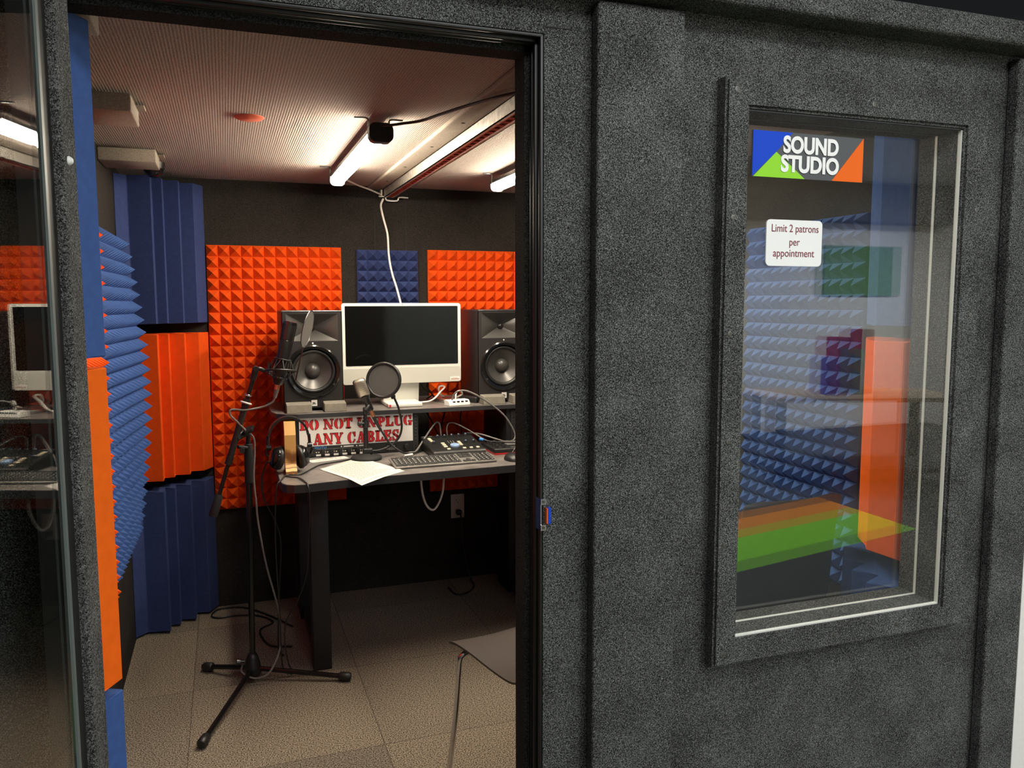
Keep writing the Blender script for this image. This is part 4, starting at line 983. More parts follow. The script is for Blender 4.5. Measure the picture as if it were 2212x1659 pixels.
# keyboard
KM = Matrix.Translation((0.612, 3.080, DT+0.001)) @ Matrix.Rotation(math.radians(1.6), 4, 'Z') @ Matrix.Rotation(math.radians(6.5), 4, 'X')
t = thing('keyboard', 'wide grey keyboard with dark keys in front of the control surface', 'keyboard', (0.82, 3.13, DT))
bm = new(); v = box(bm, 0, 0, 0, 0.424, 0.128, 0.009, 0.003); xf(bm, v, KM); obj('body', bm, M['kb_body'], t, 50)
bm = new()
def keyrow(x, y, n, w=0.0165, h=0.0155, gap=0.0028):
    for k in range(n):
        v = box(bm, x+k*(w+gap), y, 0.0088, x+k*(w+gap)+w, y+h, 0.0125, 0.001, 1); xf(bm, v, KM)
for r in range(4): keyrow(0.006+0.0, 0.026+r*0.0185, 14)
for x0_, x1_ in ((0.006, 0.028), (0.031, 0.053), (0.056, 0.078), (0.081, 0.180), (0.183, 0.205), (0.208, 0.230), (0.233, 0.252), (0.255, 0.274)):
    v = box(bm, x0_, 0.0075, 0.0088, x1_, 0.023, 0.0125, 0.001, 1); xf(bm, v, KM)
keyrow(0.006, 0.104, 14, 0.0165, 0.0135)
for r in (2, 3): keyrow(0.284, 0.026+r*0.0185, 3, 0.0155)
keyrow(0.284, 0.104, 3, 0.0155, 0.0135)
keyrow(0.284, 0.0075, 3, 0.0155); keyrow(0.3023, 0.026, 1, 0.0155)
for r in range(5): keyrow(0.346, 0.0075+r*0.0185, 4, 0.0155)
keyrow(0.346, 0.104, 4, 0.0155, 0.0135)
obj('keys', bm, M['key'], t)
bm = new()
def dot(x, y): 
    v = box(bm, x, y, 0.0125, x+0.004, y+0.0045, 0.0128); xf(bm, v, KM)
for r in range(4):
    for k in range(14): dot(0.0115+k*0.0193, 0.0315+r*0.0185)
for r in range(5):
    for k in range(4): dot(0.3515+k*0.0183, 0.013+r*0.0185)
obj('key_legends', bm, M['sign_white'], t)
# mouse
bm = new()
bmesh.ops.create_uvsphere(bm, u_segments=24, v_segments=14, radius=1.0)
for v in bm.verts: v.co = Vector((1.110+v.co.x*0.032, 3.115+v.co.y*0.052, DT+0.001+(v.co.z*0.030 if v.co.z > 0 else 0)))
t = tag(obj('mouse', bm, M['black'], smooth=60, origin=(1.11, 3.115, DT)), 'black computer mouse on the desk by the door jamb', 'mouse')
bm = new(); tube(bm, [(1.115, 3.165, DT+0.008), (1.15, 3.21, DT+0.02), (1.18, 3.26, DT+0.03), (1.22, 3.33, DT+0.025)], 0.0018, 6); obj('cord', bm, M['cable_grey'], t, 60)

# control surface
t = thing('control_surface', 'black slanted mixing controller with pale buttons behind the keyboard', 'controller', (0.92, 3.4, DT))
cx0, cx1, cyf, cyb = 0.806, 1.040, 3.262, 3.475
zf, zbk = DT+0.026, DT+0.060
CR = Matrix.Translation((0.92, 3.37, 0)) @ Matrix.Rotation(math.radians(2.0), 4, 'Z') @ Matrix.Translation((-0.92, -3.37, 0))
bm = new(); v = prism(bm, [(cyf+0.012, DT+0.002), (cyb, DT+0.002), (cyb, zbk), (cyf, zf), (cyf, zf-0.008)], cx0, cx1, 'x'); xf(bm, v, CR); bmesh.ops.bevel(bm, geom=bm.edges[:], offset=0.0015, segments=1, affect='EDGES'); obj('body', bm, M['black'], t, 30)
bm = new(); v = box(bm, cx0+0.001, cyf-0.001, zf-0.0075, cx1-0.001, cyf+0.003, zf-0.001); xf(bm, v, CR); obj('front_trim', bm, M['alu'], t, label='silver front edge')
slope = math.atan2(zbk-zf, cyb-cyf)
def ctop(f, g, h=0.0):
    y = cyf+(cyb-cyf)*g; z = zf+(zbk-zf)*g
    return CR @ Vector((cx0+(cx1-cx0)*f, y-h*math.sin(slope), z+h*math.cos(slope)))
CN = CR.to_3x3() @ Vector((0, -math.sin(slope), math.cos(slope)))
for f, g in ((0.30, 0.86), (0.44, 0.86), (0.58, 0.86), (0.72, 0.86), (0.86, 0.86), (0.14, 0.50), (0.74, 0.44), (0.89, 0.44)):
    p = ctop(f, g)
    bm = new(); lathe(bm, [(0.008, 0), (0.0072, 0.010), (0.0065, 0.011), (0, 0.011)], p, CN, 18); k = obj('knob', bm, M['black_matte'], t, 40)
    bm = new(); lathe(bm, [(0.0035, 0.0109), (0.0035, 0.0125), (0, 0.013)], p, CN, 12); obj('knob_cap', bm, M['led_blue'], k, 40, label='pale blue knob top')
bm = new(); lathe(bm, [(0.021, 0), (0.020, 0.006), (0.016, 0.008), (0, 0.008)], ctop(0.49, 0.30), CN, 28); obj('jog_wheel', bm, M['led_blue'], t, 40, label='large pale blue wheel')
def cbutton(f, g, w, h):
    bm = new()
    P = [ctop(f-w, g-h, 0.0), ctop(f+w, g-h, 0.0), ctop(f+w, g+h, 0.0), ctop(f-w, g+h, 0.0)]
    A = [bm.verts.new(p - CN*0.001) for p in P]; B = [bm.verts.new(p + CN*0.0035) for p in P]
    bm.faces.new(A[::-1]); bm.faces.new(B)
    for i in range(4): bm.faces.new((A[i], A[(i+1)%4], B[(i+1)%4], B[i]))
    obj('button', bm, M['button'], t)
for f, g in ((0.12, 0.80), (0.125, 0.72), (0.13, 0.64)): cbutton(f, g, 0.028, 0.028)
for f in (0.30,):
    for g in (0.46, 0.36, 0.26): cbutton(f, g, 0.032, 0.032)
for g in (0.50, 0.41, 0.32): cbutton(0.62, g, 0.028, 0.028)
for f in (0.32, 0.62, 0.75, 0.88): cbutton(f, 0.11, 0.028, 0.03)
bm = new()
for f in (0.43, 0.48, 0.53):
    P = [ctop(f-0.004, 0.46), ctop(f+0.004, 0.46), ctop(f+0.004, 0.62), ctop(f-0.004, 0.62)]
    bm.faces.new([bm.verts.new(p + CN*0.0006) for p in P])
P = [ctop(0.03, 0.955), ctop(0.22, 0.955), ctop(0.22, 0.975), ctop(0.03, 0.975)]
bm.faces.new([bm.verts.new(p + CN*0.0006) for p in P])
obj('printed_line', bm, M['grey_ink'], t)
# pad controller
t = thing('pad_controller', 'flat black pad controller with a red edge beside the mixing controller', 'controller', (1.2, 3.35, DT))
px0, px1, py0, py1 = 1.072, 1.40, 3.235, 3.43
bm = new(); box(bm, px0, py0, DT+0.008, px1, py1, DT+0.026, 0.003); obj('body', bm, M['black'], t, 50)
bm = new(); box(bm, px0+0.003, py0+0.001, DT+0.001, px1-0.003, py1-0.003, DT+0.009); obj('lower_shell', bm, M['red_plastic'], t, label='red lower shell')
for i in range(4):
    for j in range(2):
        bm = new(); box(bm, px0+0.085+i*0.048, py0+0.075+j*0.055, DT+0.0255, px0+0.129+i*0.048, py0+0.125+j*0.055, DT+0.030, 0.003); obj('drum_pad', bm, M['pad_grey'], t, 50)
for i in range(2):
    for j in range(4):
        bm = new(); c_ = (px0+0.022+i*0.03, py0+0.03+j*0.042, DT+0.026); cyl(bm, c_, (c_[0], c_[1], DT+0.038), 0.0075, 0.0065, 16); obj('knob', bm, M['black_matte'], t, 40)
for i in range(6):
    bm = new(); box(bm, px0+0.085+i*0.03, py0+0.02, DT+0.0255, px0+0.105+i*0.03, py0+0.032, DT+0.0275); obj('button', bm, M['button'] if i % 2 else M['pad_grey'], t)

# cables on the desk
bm = new(); tube(bm, [(0.725, 3.36, 0.812), (0.76, 3.38, 0.812), (0.80, 3.43, 0.840), (0.846, 3.47, 0.885), (0.879, 3.49, 0.916), (0.896, 3.49, 0.910), (0.901, 3.49, 0.875), (0.902, 3.485, 0.845)], 0.004, 8)
t = tag(obj('patch_cable', bm, M['cable_grey'], smooth=60), 'grey patch cable arching from the white plug into the mixing controller', 'cable')
bm = new(); cyl(bm, (0.738, 3.345, 0.8065), (0.700, 3.330, 0.8065), 0.0055, 0.004, 12); obj('plug', bm, M['white'], t, 40, label='white plug')
bm = new(); tube(bm, [(0.932, 3.485, 0.850), (0.930, 3.49, 0.885), (0.940, 3.495, 0.908), (0.965, 3.49, 0.910), (1.009, 3.47, 0.888), (1.053, 3.45, 0.860), (1.075, 3.42, 0.845), (1.10, 3.40, 0.833)], 0.003, 8)
tag(obj('patch_cable', bm, M['cable_grey'], smooth=60), 'thin grey cable bridging from the mixing controller to the pad controller', 'cable')
bm = new(); tube(bm, [(1.066, 3.392, 0.844), (1.10, 3.365, 0.838), (1.16, 3.35, 0.834), (1.21, 3.33, 0.834), (1.26, 3.34, 0.833)], 0.003, 8)
t = tag(obj('patch_cable', bm, M['cable_black'], smooth=60), 'black cable with a small bright blue end beside the mixing controller', 'cable')
bm = new(); cyl(bm, (1.058, 3.40, 0.845), (1.073, 3.386, 0.8425), 0.0075, 0.006, 12); obj('plug', bm, mat('bright_blue_plastic', (0.02, 0.22, 0.60), 0.4), t, 40, label='bright blue plug')
for k, (pts, lab) in enumerate((
    ([(0.90, 3.80, ST-0.025), (0.905, 3.78, 0.93), (0.93, 3.74, 0.87), (0.95, 3.70, 0.81), (0.96, 3.68, 0.804)], 'thin dark cable hanging below the shelf nearest the rack'),
    ([(1.05, 3.86, ST-0.025), (1.02, 3.84, 0.93), (0.99, 3.80, 0.87), (0.97, 3.76, 0.82), (0.955, 3.74, 0.804)], 'slanting dark cable below the shelf behind the mixing controller'),
    ([(1.085, 3.80, ST-0.025), (1.086, 3.80, 0.93), (1.083, 3.80, 0.86), (1.085, 3.78, 0.804)], 'straight dark cable below the shelf behind the pad controller'))):
    bm = new(); tube(bm, pts, 0.0035, 8); tag(obj('dark_cable', bm, M['cable_black'], smooth=60), lab, 'cable')
bm = new(); tube(bm, [(0.784, 3.39, 0.772), (0.784, 3.39, 0.69), (0.793, 3.39, 0.61), (0.812, 3.39, 0.561), (0.839, 3.39, 0.544), (0.864, 3.39, 0.573), (0.882, 3.39, 0.624), (0.888, 3.39, 0.70), (0.888, 3.39, 0.772)], 0.005, 8)
tag(obj('cable_loop', bm, M['cable_white'], smooth=60), 'pale cable loop drooping under the desk near the outlet', 'cable')
bm = new(); tube(bm, [(1.0, 3.6, 0.772), (1.04, 3.6, 0.745), (1.09, 3.6, 0.735), (1.14, 3.6, 0.745), (1.18, 3.6, 0.772)], 0.005, 8)
tag(obj('cable_loop', bm, M['cable_black'], smooth=60), 'black cable slung just under the desktop', 'cable')
# behind the screen: dark cables
for pts, lab in (([(0.86, 3.72, 1.10), (0.88, 3.72, 1.05), (0.92, 3.72, 1.02), (0.90, 3.74, ST+0.006)], 'black cable behind the computer nearest its stand'),
                 ([(0.93, 3.74, 1.10), (0.90, 3.74, 1.06), (0.925, 3.74, 1.02), (0.94, 3.75, ST+0.006)], 'black wavy cable behind the computer beside the disc drive')):
    bm = new(); tube(bm, pts, 0.0035, 8); tag(obj('dark_cable', bm, M['cable_black'], smooth=60), lab, 'cable')

# ------------------------------------------------------------------ desk microphone, stand and pop filter
t = thing('desk_mic_stand', 'short black desk stand with round base holding the silver-headed microphone', 'microphone stand', (0.54, 3.34, DT))
bm = new(); lathe(bm, [(0, 0), (0.064, 0), (0.065, 0.006), (0.060, 0.012), (0.02, 0.017), (0.012, 0.022), (0, 0.022)], (0.540, 3.335, DT+0.003), (0, 0, 1), 40); obj('base', bm, M['black_matte'], t, 50)
bm = new(); cyl(bm, (0.541, 3.345, DT+0.022), (0.540, 3.345, 0.955), 0.011, 0.010); cyl(bm, (0.540, 3.345, 0.955), (0.540, 3.345, 0.995), 0.0075); obj('pole', bm, M['black'], t, 40)
bm = new(); cyl(bm, (0.540, 3.345, 0.935), (0.540, 3.345, 0.965), 0.0145, 0.013); cyl(bm, (0.540, 3.34, 0.952), (0.515, 3.335, 0.952), 0.006); cyl(bm, (0.518, 3.335, 0.952), (0.508, 3.333, 0.952), 0.011, 0.010); obj('clutch', bm, M['black'], t, 40)
bm = new(); box(bm, 0.531, 3.337, 0.99, 0.550, 3.352, 1.02, 0.004); tube(bm, [(0.540, 3.344, 1.005), (0.552, 3.348, 1.018), (0.558, 3.355, 1.03)], 0.011, 12, 4); obj('clip', bm, M['black'], t, 50)
t = thing('ribbon_microphone', 'stubby black microphone with silver grille head tilted on the desk stand', 'microphone', (0.55, 3.36, 1.02))
q0, q1, q2, q3 = Vector((0.513, 3.335, 1.138)), Vector((0.541, 3.35, 1.066)), Vector((0.566, 3.36, 1.005)), Vector((0.577, 3.36, 0.976))
dd = (q0-q1).normalized(); xx = Vector((0.93, -0.1, 0)).cross(dd).cross(dd).normalized()*-1; yy = dd.cross(xx)
Hm = Matrix((xx, yy, dd)).transposed().to_4x4(); Hm.translation = q1
L_ = (q0-q1).length
bm = new(); v = box(bm, -0.024, -0.017, 0.0, 0.024, 0.017, L_, 0.012, 4); xf(bm, v, Hm); obj('grille', bm, M['grille_silver'], t, 60, label='silver mesh head')
bm = new(); v = box(bm, -0.0265, -0.012, -0.004, 0.0265, 0.018, L_-0.002, 0.011, 4); xf(bm, v, Hm @ Matrix.Translation((-0.002, 0.004, 0))); obj('grille_frame', bm, M['mic_black'], t, 60)
bm = new(); cyl(bm, q1+dd*0.004, q1-dd*0.016, 0.022, 0.016); cyl(bm, q1-dd*0.016, q2, 0.0155, 0.013); obj('body', bm, M['mic_black'], t, 40)
bm = new(); cyl(bm, q2, q3, 0.0085, 0.0085); obj('connector', bm, M['copper'], t, 40, label='copper coloured connector')
bm = new(); tube(bm, [q3, (0.590, 3.36, 0.948), (0.606, 3.358, 0.919), (0.640, 3.352, 0.863), (0.680, 3.34, 0.827), (0.715, 3.345, 0.811), (0.74, 3.36, 0.808), (0.775, 3.40, 0.806), (0.80, 3.44, 0.806)], 0.0042, 8, radii=[0.0075, 0.006, 0.0042, 0.0042, 0.0042, 0.0042, 0.0042, 0.0042])
tag(obj('microphone_cable', bm, M['cable_black'], smooth=60), 'black cable trailing from the desk microphone down to the desk', 'cable')
t = thing('pop_filter', 'round black pop filter on a gooseneck in front of the computer screen', 'pop filter', (0.617, 3.33, DT))
pc_ = Vector((0.618, 3.335, 1.131)); pn = Vector((-0.48, -0.86, 0.14)).normalized()
bm = new(); torus(bm, pc_, pn, 0.071, 0.0065, 48, 10, 1.3); obj('hoop', bm, M['black'], t, 60)
bm = new(); lathe(bm, [(0, 0.0015), (0.070, 0.001), (0.070, -0.001), (0, -0.0015)], pc_, pn, 48); obj('screen', bm, M['fabric_pop'], t, 60)
bm = new(); tube(bm, [(0.655, 3.345, 1.068), (0.668, 3.35, 1.045), (0.686, 3.36, 1.0), (0.697, 3.36, 0.93), (0.684, 3.36, 0.881), (0.650, 3.36, 0.849), (0.600, 3.355, 0.832), (0.557, 3.35, 0.832)], 0.0048, 10); obj('gooseneck', bm, M['black'], t, 60)
bm = new(); cyl(bm, (0.651, 3.345, 1.076), (0.661, 3.345, 1.052), 0.010, 0.009); cyl(bm, (0.658, 3.328, 1.062), (0.658, 3.36, 1.062), 0.008); obj('joint', bm, M['black'], t, 40)
bm = new(); box(bm, 0.527, 3.330, 0.822, 0.566, 3.362, 0.846, 0.004); obj('clamp', bm, M['black'], t, 50)

# ------------------------------------------------------------------ boom stand with condenser microphone
t = thing('boom_mic_stand', 'tall black tripod boom stand standing on the floor before the desk', 'microphone stand', (0.053, 3.145, 0))
hub = Vector((0.055, 3.145, 0.0))
bm = new(); lathe(bm, [(0, 0.022), (0.028, 0.022), (0.034, 0.035), (0.030, 0.065), (0.022, 0.095), (0.016, 0.108), (0.012, 0.110), (0, 0.110)], hub, (0, 0, 1), 28); obj('hub', bm, M['black'], t, 50)
bm = new(); cyl(bm, (0.025, 3.13, 0.088), (0.005, 3.125, 0.092), 0.006); cyl(bm, (0.008, 3.125, 0.091), (-0.004, 3.122, 0.093), 0.012, 0.011, 14); obj('wing_screw', bm, M['dark_chrome'], t, 40)
for fx, fy in ((-0.118, 3.289), (-0.117, 2.700), (0.399, 3.012)):
    f = Vector((fx, fy, 0.019)); s_ = hub + Vector((0, 0, 0.048)) + (f-hub).normalized()*0.02
    bm = new(); cyl(bm, s_, f, 0.0095); lg = obj('leg', bm, M['dark_chrome'] if False else M['black_gloss'], t, 40)
    d_ = (f-s_).normalized()
    bm = new(); lathe(bm, [(0.011, -0.035), (0.0165, -0.03), (0.0175, 0.004), (0.013, 0.012), (0, 0.013)], f, d_, 20); obj('rubber_foot', bm, M['rubber'], lg, 50)
bm = new(); cyl(bm, hub+Vector((0, 0, 0.10)), (0.066, 3.145, 0.80), 0.0115); obj('lower_tube', bm, M['black_gloss'], t, 40)
bm = new(); lathe(bm, [(0.0115, 0), (0.0155, 0.004), (0.0165, 0.12), (0.0145, 0.15), (0.0115, 0.152)], (0.066, 3.145, 0.775), (0.01, 0, 1), 20); obj('clutch', bm, M['black_matte'], t, 40)
bm = new(); cyl(bm, (0.067, 3.145, 0.92), (0.069, 3.142, 0.975), 0.009); obj('upper_tube', bm, M['black_gloss'], t, 40)
b0, b1 = Vector((-0.066, 3.095, 0.672)), Vector((0.100, 3.095, 1.205)); bd = (b1-b0).normalized()
bm = new(); cyl(bm, b0+bd*0.05, b1, 0.0075); obj('boom_rod', bm, M['black_gloss'], t, 40)
bm = new(); lathe(bm, [(0, 0), (0.015, 0), (0.0165, 0.01), (0.0145, 0.075), (0.011, 0.085), (0.009, 0.085)], b0, bd, 20); obj('counterweight', bm, M['black_matte'], t, 40)
pb = b0 + bd*0.30
bm = new(); cyl(bm, pb-bd*0.09, pb+bd*0.14, 0.0115); cyl(bm, pb+bd*0.12, pb+bd*0.15, 0.0135); cyl(bm, pb-bd*0.10, pb-bd*0.07, 0.013); obj('boom_sleeve', bm, M['black'], t, 40)
bm = new(); tube(bm, [pb + Vector((0.0, 0, 0)), (0.045, 3.115, 0.968), (0.068, 3.14, 0.975)], 0.014, 12, 4); cyl(bm, (0.055, 3.10, 0.978), (0.080, 3.10, 0.990), 0.013); cyl(bm, (0.076, 3.098, 0.986), (0.086, 3.098, 1.0), 0.010, 0.006); cyl(bm, (0.030, 3.10, 0.925), (0.062, 3.12, 0.915), 0.007); cyl(bm, (0.044, 3.085, 0.912), (0.044, 3.10, 0.912), 0.010); obj('boom_clamp', bm, M['black'], t, 50)
bm = new(); torus(bm, pb+bd*0.165, bd, 0.0095, 0.004, 24, 8); obj('silver_collar', bm, M['chrome'], t, 60, label='bright collar')
bm = new(); torus(bm, pb+bd*0.135, Vector((0.35, 0.1, 1)), 0.018, 0.0035, 24, 8); obj('cable_tie', bm, M['white'], t, 60, label='white cable tie')

# microphone on the boom
t = thing('condenser_microphone', 'large black side-address microphone hanging from the boom arm', 'microphone', (0.19, 3.1, 1.2))
m0, m1 = Vector((0.231, 3.1, 1.384)), Vector((0.178, 3.1, 1.152)); md = (m0-m1).normalized(); mo = m1
bm = new(); lathe(bm, [(0, -0.002), (0.014, -0.002), (0.020, 0.008), (0.0235, 0.03), (0.0245, 0.055), (0.0245, 0.163), (0.0215, 0.168), (0, 0.168)], mo, md, 32); obj('body', bm, M['mic_black'], t, 40)
bm = new(); lathe(bm, [(0.0225, 0.168), (0.0232, 0.172), (0.0232, 0.227), (0.022, 0.232)], mo, md, 32); obj('grille', bm, M['grille_dark'], t, 50)
bm = new(); lathe(bm, [(0.0235, 0.2265), (0.0245, 0.230), (0.0225, 0.2375), (0.012, 0.240), (0, 0.241)], mo, md, 32); obj('top_ring', bm, M['dark_chrome'], t, 50)
bm = new()
for s in (-1, 1):
    v0 = md.cross(Vector((0, 1, 0))).normalized()*s*0.0236
    cyl(bm, mo+md*0.165+v0, mo+md*0.234+v0, 0.0022, None, 8)
obj('grille_bar', bm, M['mic_black'], t, 40)
bm = new(); cyl(bm, mo-md*0.002, mo-md*0.020, 0.0095); obj('connector', bm, M['copper'], t, 40, label='copper coloured connector')
bm = new(); cyl(bm, mo-md*0.018, mo-md*0.052, 0.009, 0.0065, 14); tube(bm, [mo-md*0.05, (0.158, 3.10, 1.087), (0.135, 3.10, 1.074), (0.110, 3.10, 1.067), (0.060, 3.085, 1.062), (0.020, 3.085, 1.066), (0.006, 3.085, 1.060), (0.010, 3.085, 1.042), (0.030, 3.085, 1.02), (0.055, 3.09, 0.99), (0.085, 3.105, 0.955), (0.088, 3.115, 0.90), (0.082, 3.118, 0.80), (0.088, 3.12, 0.70), (0.093, 3.12, 0.623), (0.117, 3.12, 0.458), (0.154, 3.12, 0.288), (0.163, 3.12, 0.176), (0.149, 3.11, 0.103), (0.110, 3.085, 0.045), (0.06, 3.095, 0.030), (0.015, 3.12, 0.05), (0.018, 3.16, 0.06)], 0.0038, 8)
tag(obj('microphone_cable', bm, M['cable_grey'], smooth=60), 'grey cable from the big microphone down the boom stand pole', 'cable')
# shock mount
t = thing('shock_mount', 'wire cradle with elastic cords holding the big microphone', 'shock mount', (0.19, 3.1, 1.2))
sc_ = mo + md*0.050; up = Vector((0.06, 0.16, 1)).normalized()
bm = new(); torus(bm, sc_, up, 0.055, 0.0042, 44, 8); obj('outer_ring', bm, M['black'], t, 60)
bm = new(); torus(bm, sc_+md*0.045, md, 0.0285, 0.003, 36, 8); torus(bm, sc_-md*0.025, md, 0.0275, 0.003, 36, 8); obj('inner_ring', bm, M['black'], t, 60)
ux, uy, _ = basis(up); wx, wy, _ = basis(md)
bm = new()
for k in range(8):
    a_ = 2*PI*k/8+0.2
    pO = sc_ + ux*(0.055*math.cos(a_)) + uy*(0.055*math.sin(a_))
    for da, off in ((-0.3, 0.045), (0.3, 0.045), (-0.3, -0.025), (0.3, -0.025)):
        pI = sc_ + md*off + wx*(0.028*math.cos(a_+da)) + wy*(0.028*math.sin(a_+da))
        cyl(bm, pO, pI, 0.0012, None, 6)
obj('elastic_cord', bm, M['rubber'], t)
bm = new()
for k in range(4):
    a_ = 2*PI*k/4+0.6
    p_ = sc_ + ux*(0.055*math.cos(a_)) + uy*(0.055*math.sin(a_))
    cyl(bm, p_-up*0.018, p_+up*0.030, 0.003, None, 8)
obj('post', bm, M['black'], t, 40)
bm = new(); tube(bm, [sc_ - ux*0 + Vector((-0.055, 0, 0.0)), (0.115, 3.097, 1.212), b1], 0.008, 10, 4); cyl(bm, b1+bd*0.012, b1-bd*0.035, 0.012, 0.011); cyl(bm, (0.102, 3.075, 1.213), (0.102, 3.118, 1.213), 0.009); obj('swivel', bm, M['black'], t, 50)
# flat pop screen seen nearly edge-on
t = thing('pop_screen', 'oval-looking metal pop screen turned edge-on beside the big microphone', 'pop filter', (0.29, 3.08, 1.17))
Lx = Vector((0.037, 0, 0.138)).normalized(); Px = Vector((0.138, 0, -0.037)).normalized()
pn = (Vector((0.02, -0.34, 0)) + Px*0.94).normalized(); pc_ = Vector((0.2875, 3.06, 1.357))
bm = new(); torus(bm, pc_, pn, 0.070, 0.0018, 44, 6); obj('rim', bm, M['dark_chrome'], t, 60)
bm = new(); lathe(bm, [(0, 0.001), (0.069, 0.0006), (0.069, -0.0006), (0, -0.001)], pc_, pn, 44); obj('screen', bm, mat('grey_metal_mesh', (0.16, 0.15, 0.14), 0.55, metal=0.2, noise=0.3, nscale=500), t, 60)
e0 = pc_ - Lx*0.070
bm = new(); tube(bm, [e0, e0+Vector((-0.006, 0.005, -0.03)), (0.257, 3.08, 1.225), (0.248, 3.09, 1.19), (0.243, 3.095, 1.165)], 0.0028, 8); obj('stem', bm, M['dark_chrome'], t, 60)

# ------------------------------------------------------------------ outlet, floor cables, latch
t = thing('power_outlet', 'pale duplex outlet plate on the back wall under the desk', 'outlet', (1.118, 3.995, 0.39))
bm = new(); box(bm, 1.082, 3.992, 0.328, 1.155, YB-0.0005, 0.455, 0.003); obj('cover_plate', bm, M['plate_brown'], t, 50)
for z in (0.421, 0.363):
    bm = new(); prism(bm, roundrect(1.102, z-0.017, 1.136, z+0.017, 0.010), 3.990, 3.9925, 'y'); s_ = obj('socket', bm, M['plate_brown'], t)
    bm = new(); box(bm, 1.110, 3.9893, z-0.002, 1.1125, 3.9905, z+0.008); box(bm, 1.1255, 3.9893, z-0.002, 1.128, 3.9905, z+0.008); cyl(bm, (1.119, 3.9905, z-0.009), (1.119, 3.9893, z-0.009), 0.003, None, 10); obj('slot', bm, M['black_ink'], s_)
bm = new(); box(bm, 1.106, 3.955, 0.350, 1.132, 3.9905, 0.376, 0.006); tube(bm, [(1.122, 3.958, 0.358), (1.124, 3.94, 0.33), (1.126, 3.94, 0.25), (1.145, 3.93, 0.10), (1.165, 3.91, 0.02), (1.16, 3.84, 0.006), (1.10, 3.76, 0.006), (1.04, 3.76, 0.006), (1.03, 3.86, 0.006)], 0.004, 8)
tag(obj('power_cable', bm, M['cable_black'], smooth=60), 'black power cord plugged into the outlet under the desk', 'cable')
bm = new(); tube(bm, [(0.24, 3.62, 0.006), (0.14, 3.80, 0.006), (0.04, 3.93, 0.006), (-0.05, 3.955, 0.006), (-0.09, 3.93, 0.006), (-0.105, 3.87, 0.006), (-0.07, 3.835, 0.006), (0.0, 3.84, 0.006), (0.10, 3.80, 0.006), (0.16, 3.70, 0.006), (0.10, 3.62, 0.006), (0.13, 3.45, 0.006), (0.22, 3.40, 0.006)], 0.004, 8)
tag(obj('floor_cable', bm, M['cable_black'], smooth=60), 'black cable looped on the floor between corner foam and boom stand', 'cable')
t = thing('door_latch_plate', 'steel latch plate with blue and orange sticker on the right door jamb', 'latch plate', (0.60, 1.5, 1.02))
bm = new(); box(bm, 0.592, 1.490, 0.988, 0.5945, 1.520, 1.054); box(bm, 0.592, 1.488, 0.988, 0.604, 1.4925, 1.000); box(bm, 0.592, 1.488, 1.042, 0.604, 1.4925, 1.054); obj('plate', bm, M['chrome'], t)
bm = new(); box(bm, 0.6085, 1.490, 1.000, 0.6155, 1.4995, 1.034, 0.001); obj('strike', bm, M['sign_blue'], t, label='blue sticker')
bm = new(); box(bm, 0.6060, 1.490, 1.001, 0.6084, 1.4995, 1.033); obj('sticker_stripe', bm, M['sign_orange'], t, label='orange stripe')
for z in (0.994, 1.048):
    bm = new(); lathe(bm, [(0, 0.001), (0.003, 0.001), (0.0035, 0)], (0.598, 1.488, z), (0, -1, 0), 10); obj('screw', bm, M['dark_chrome'], t)

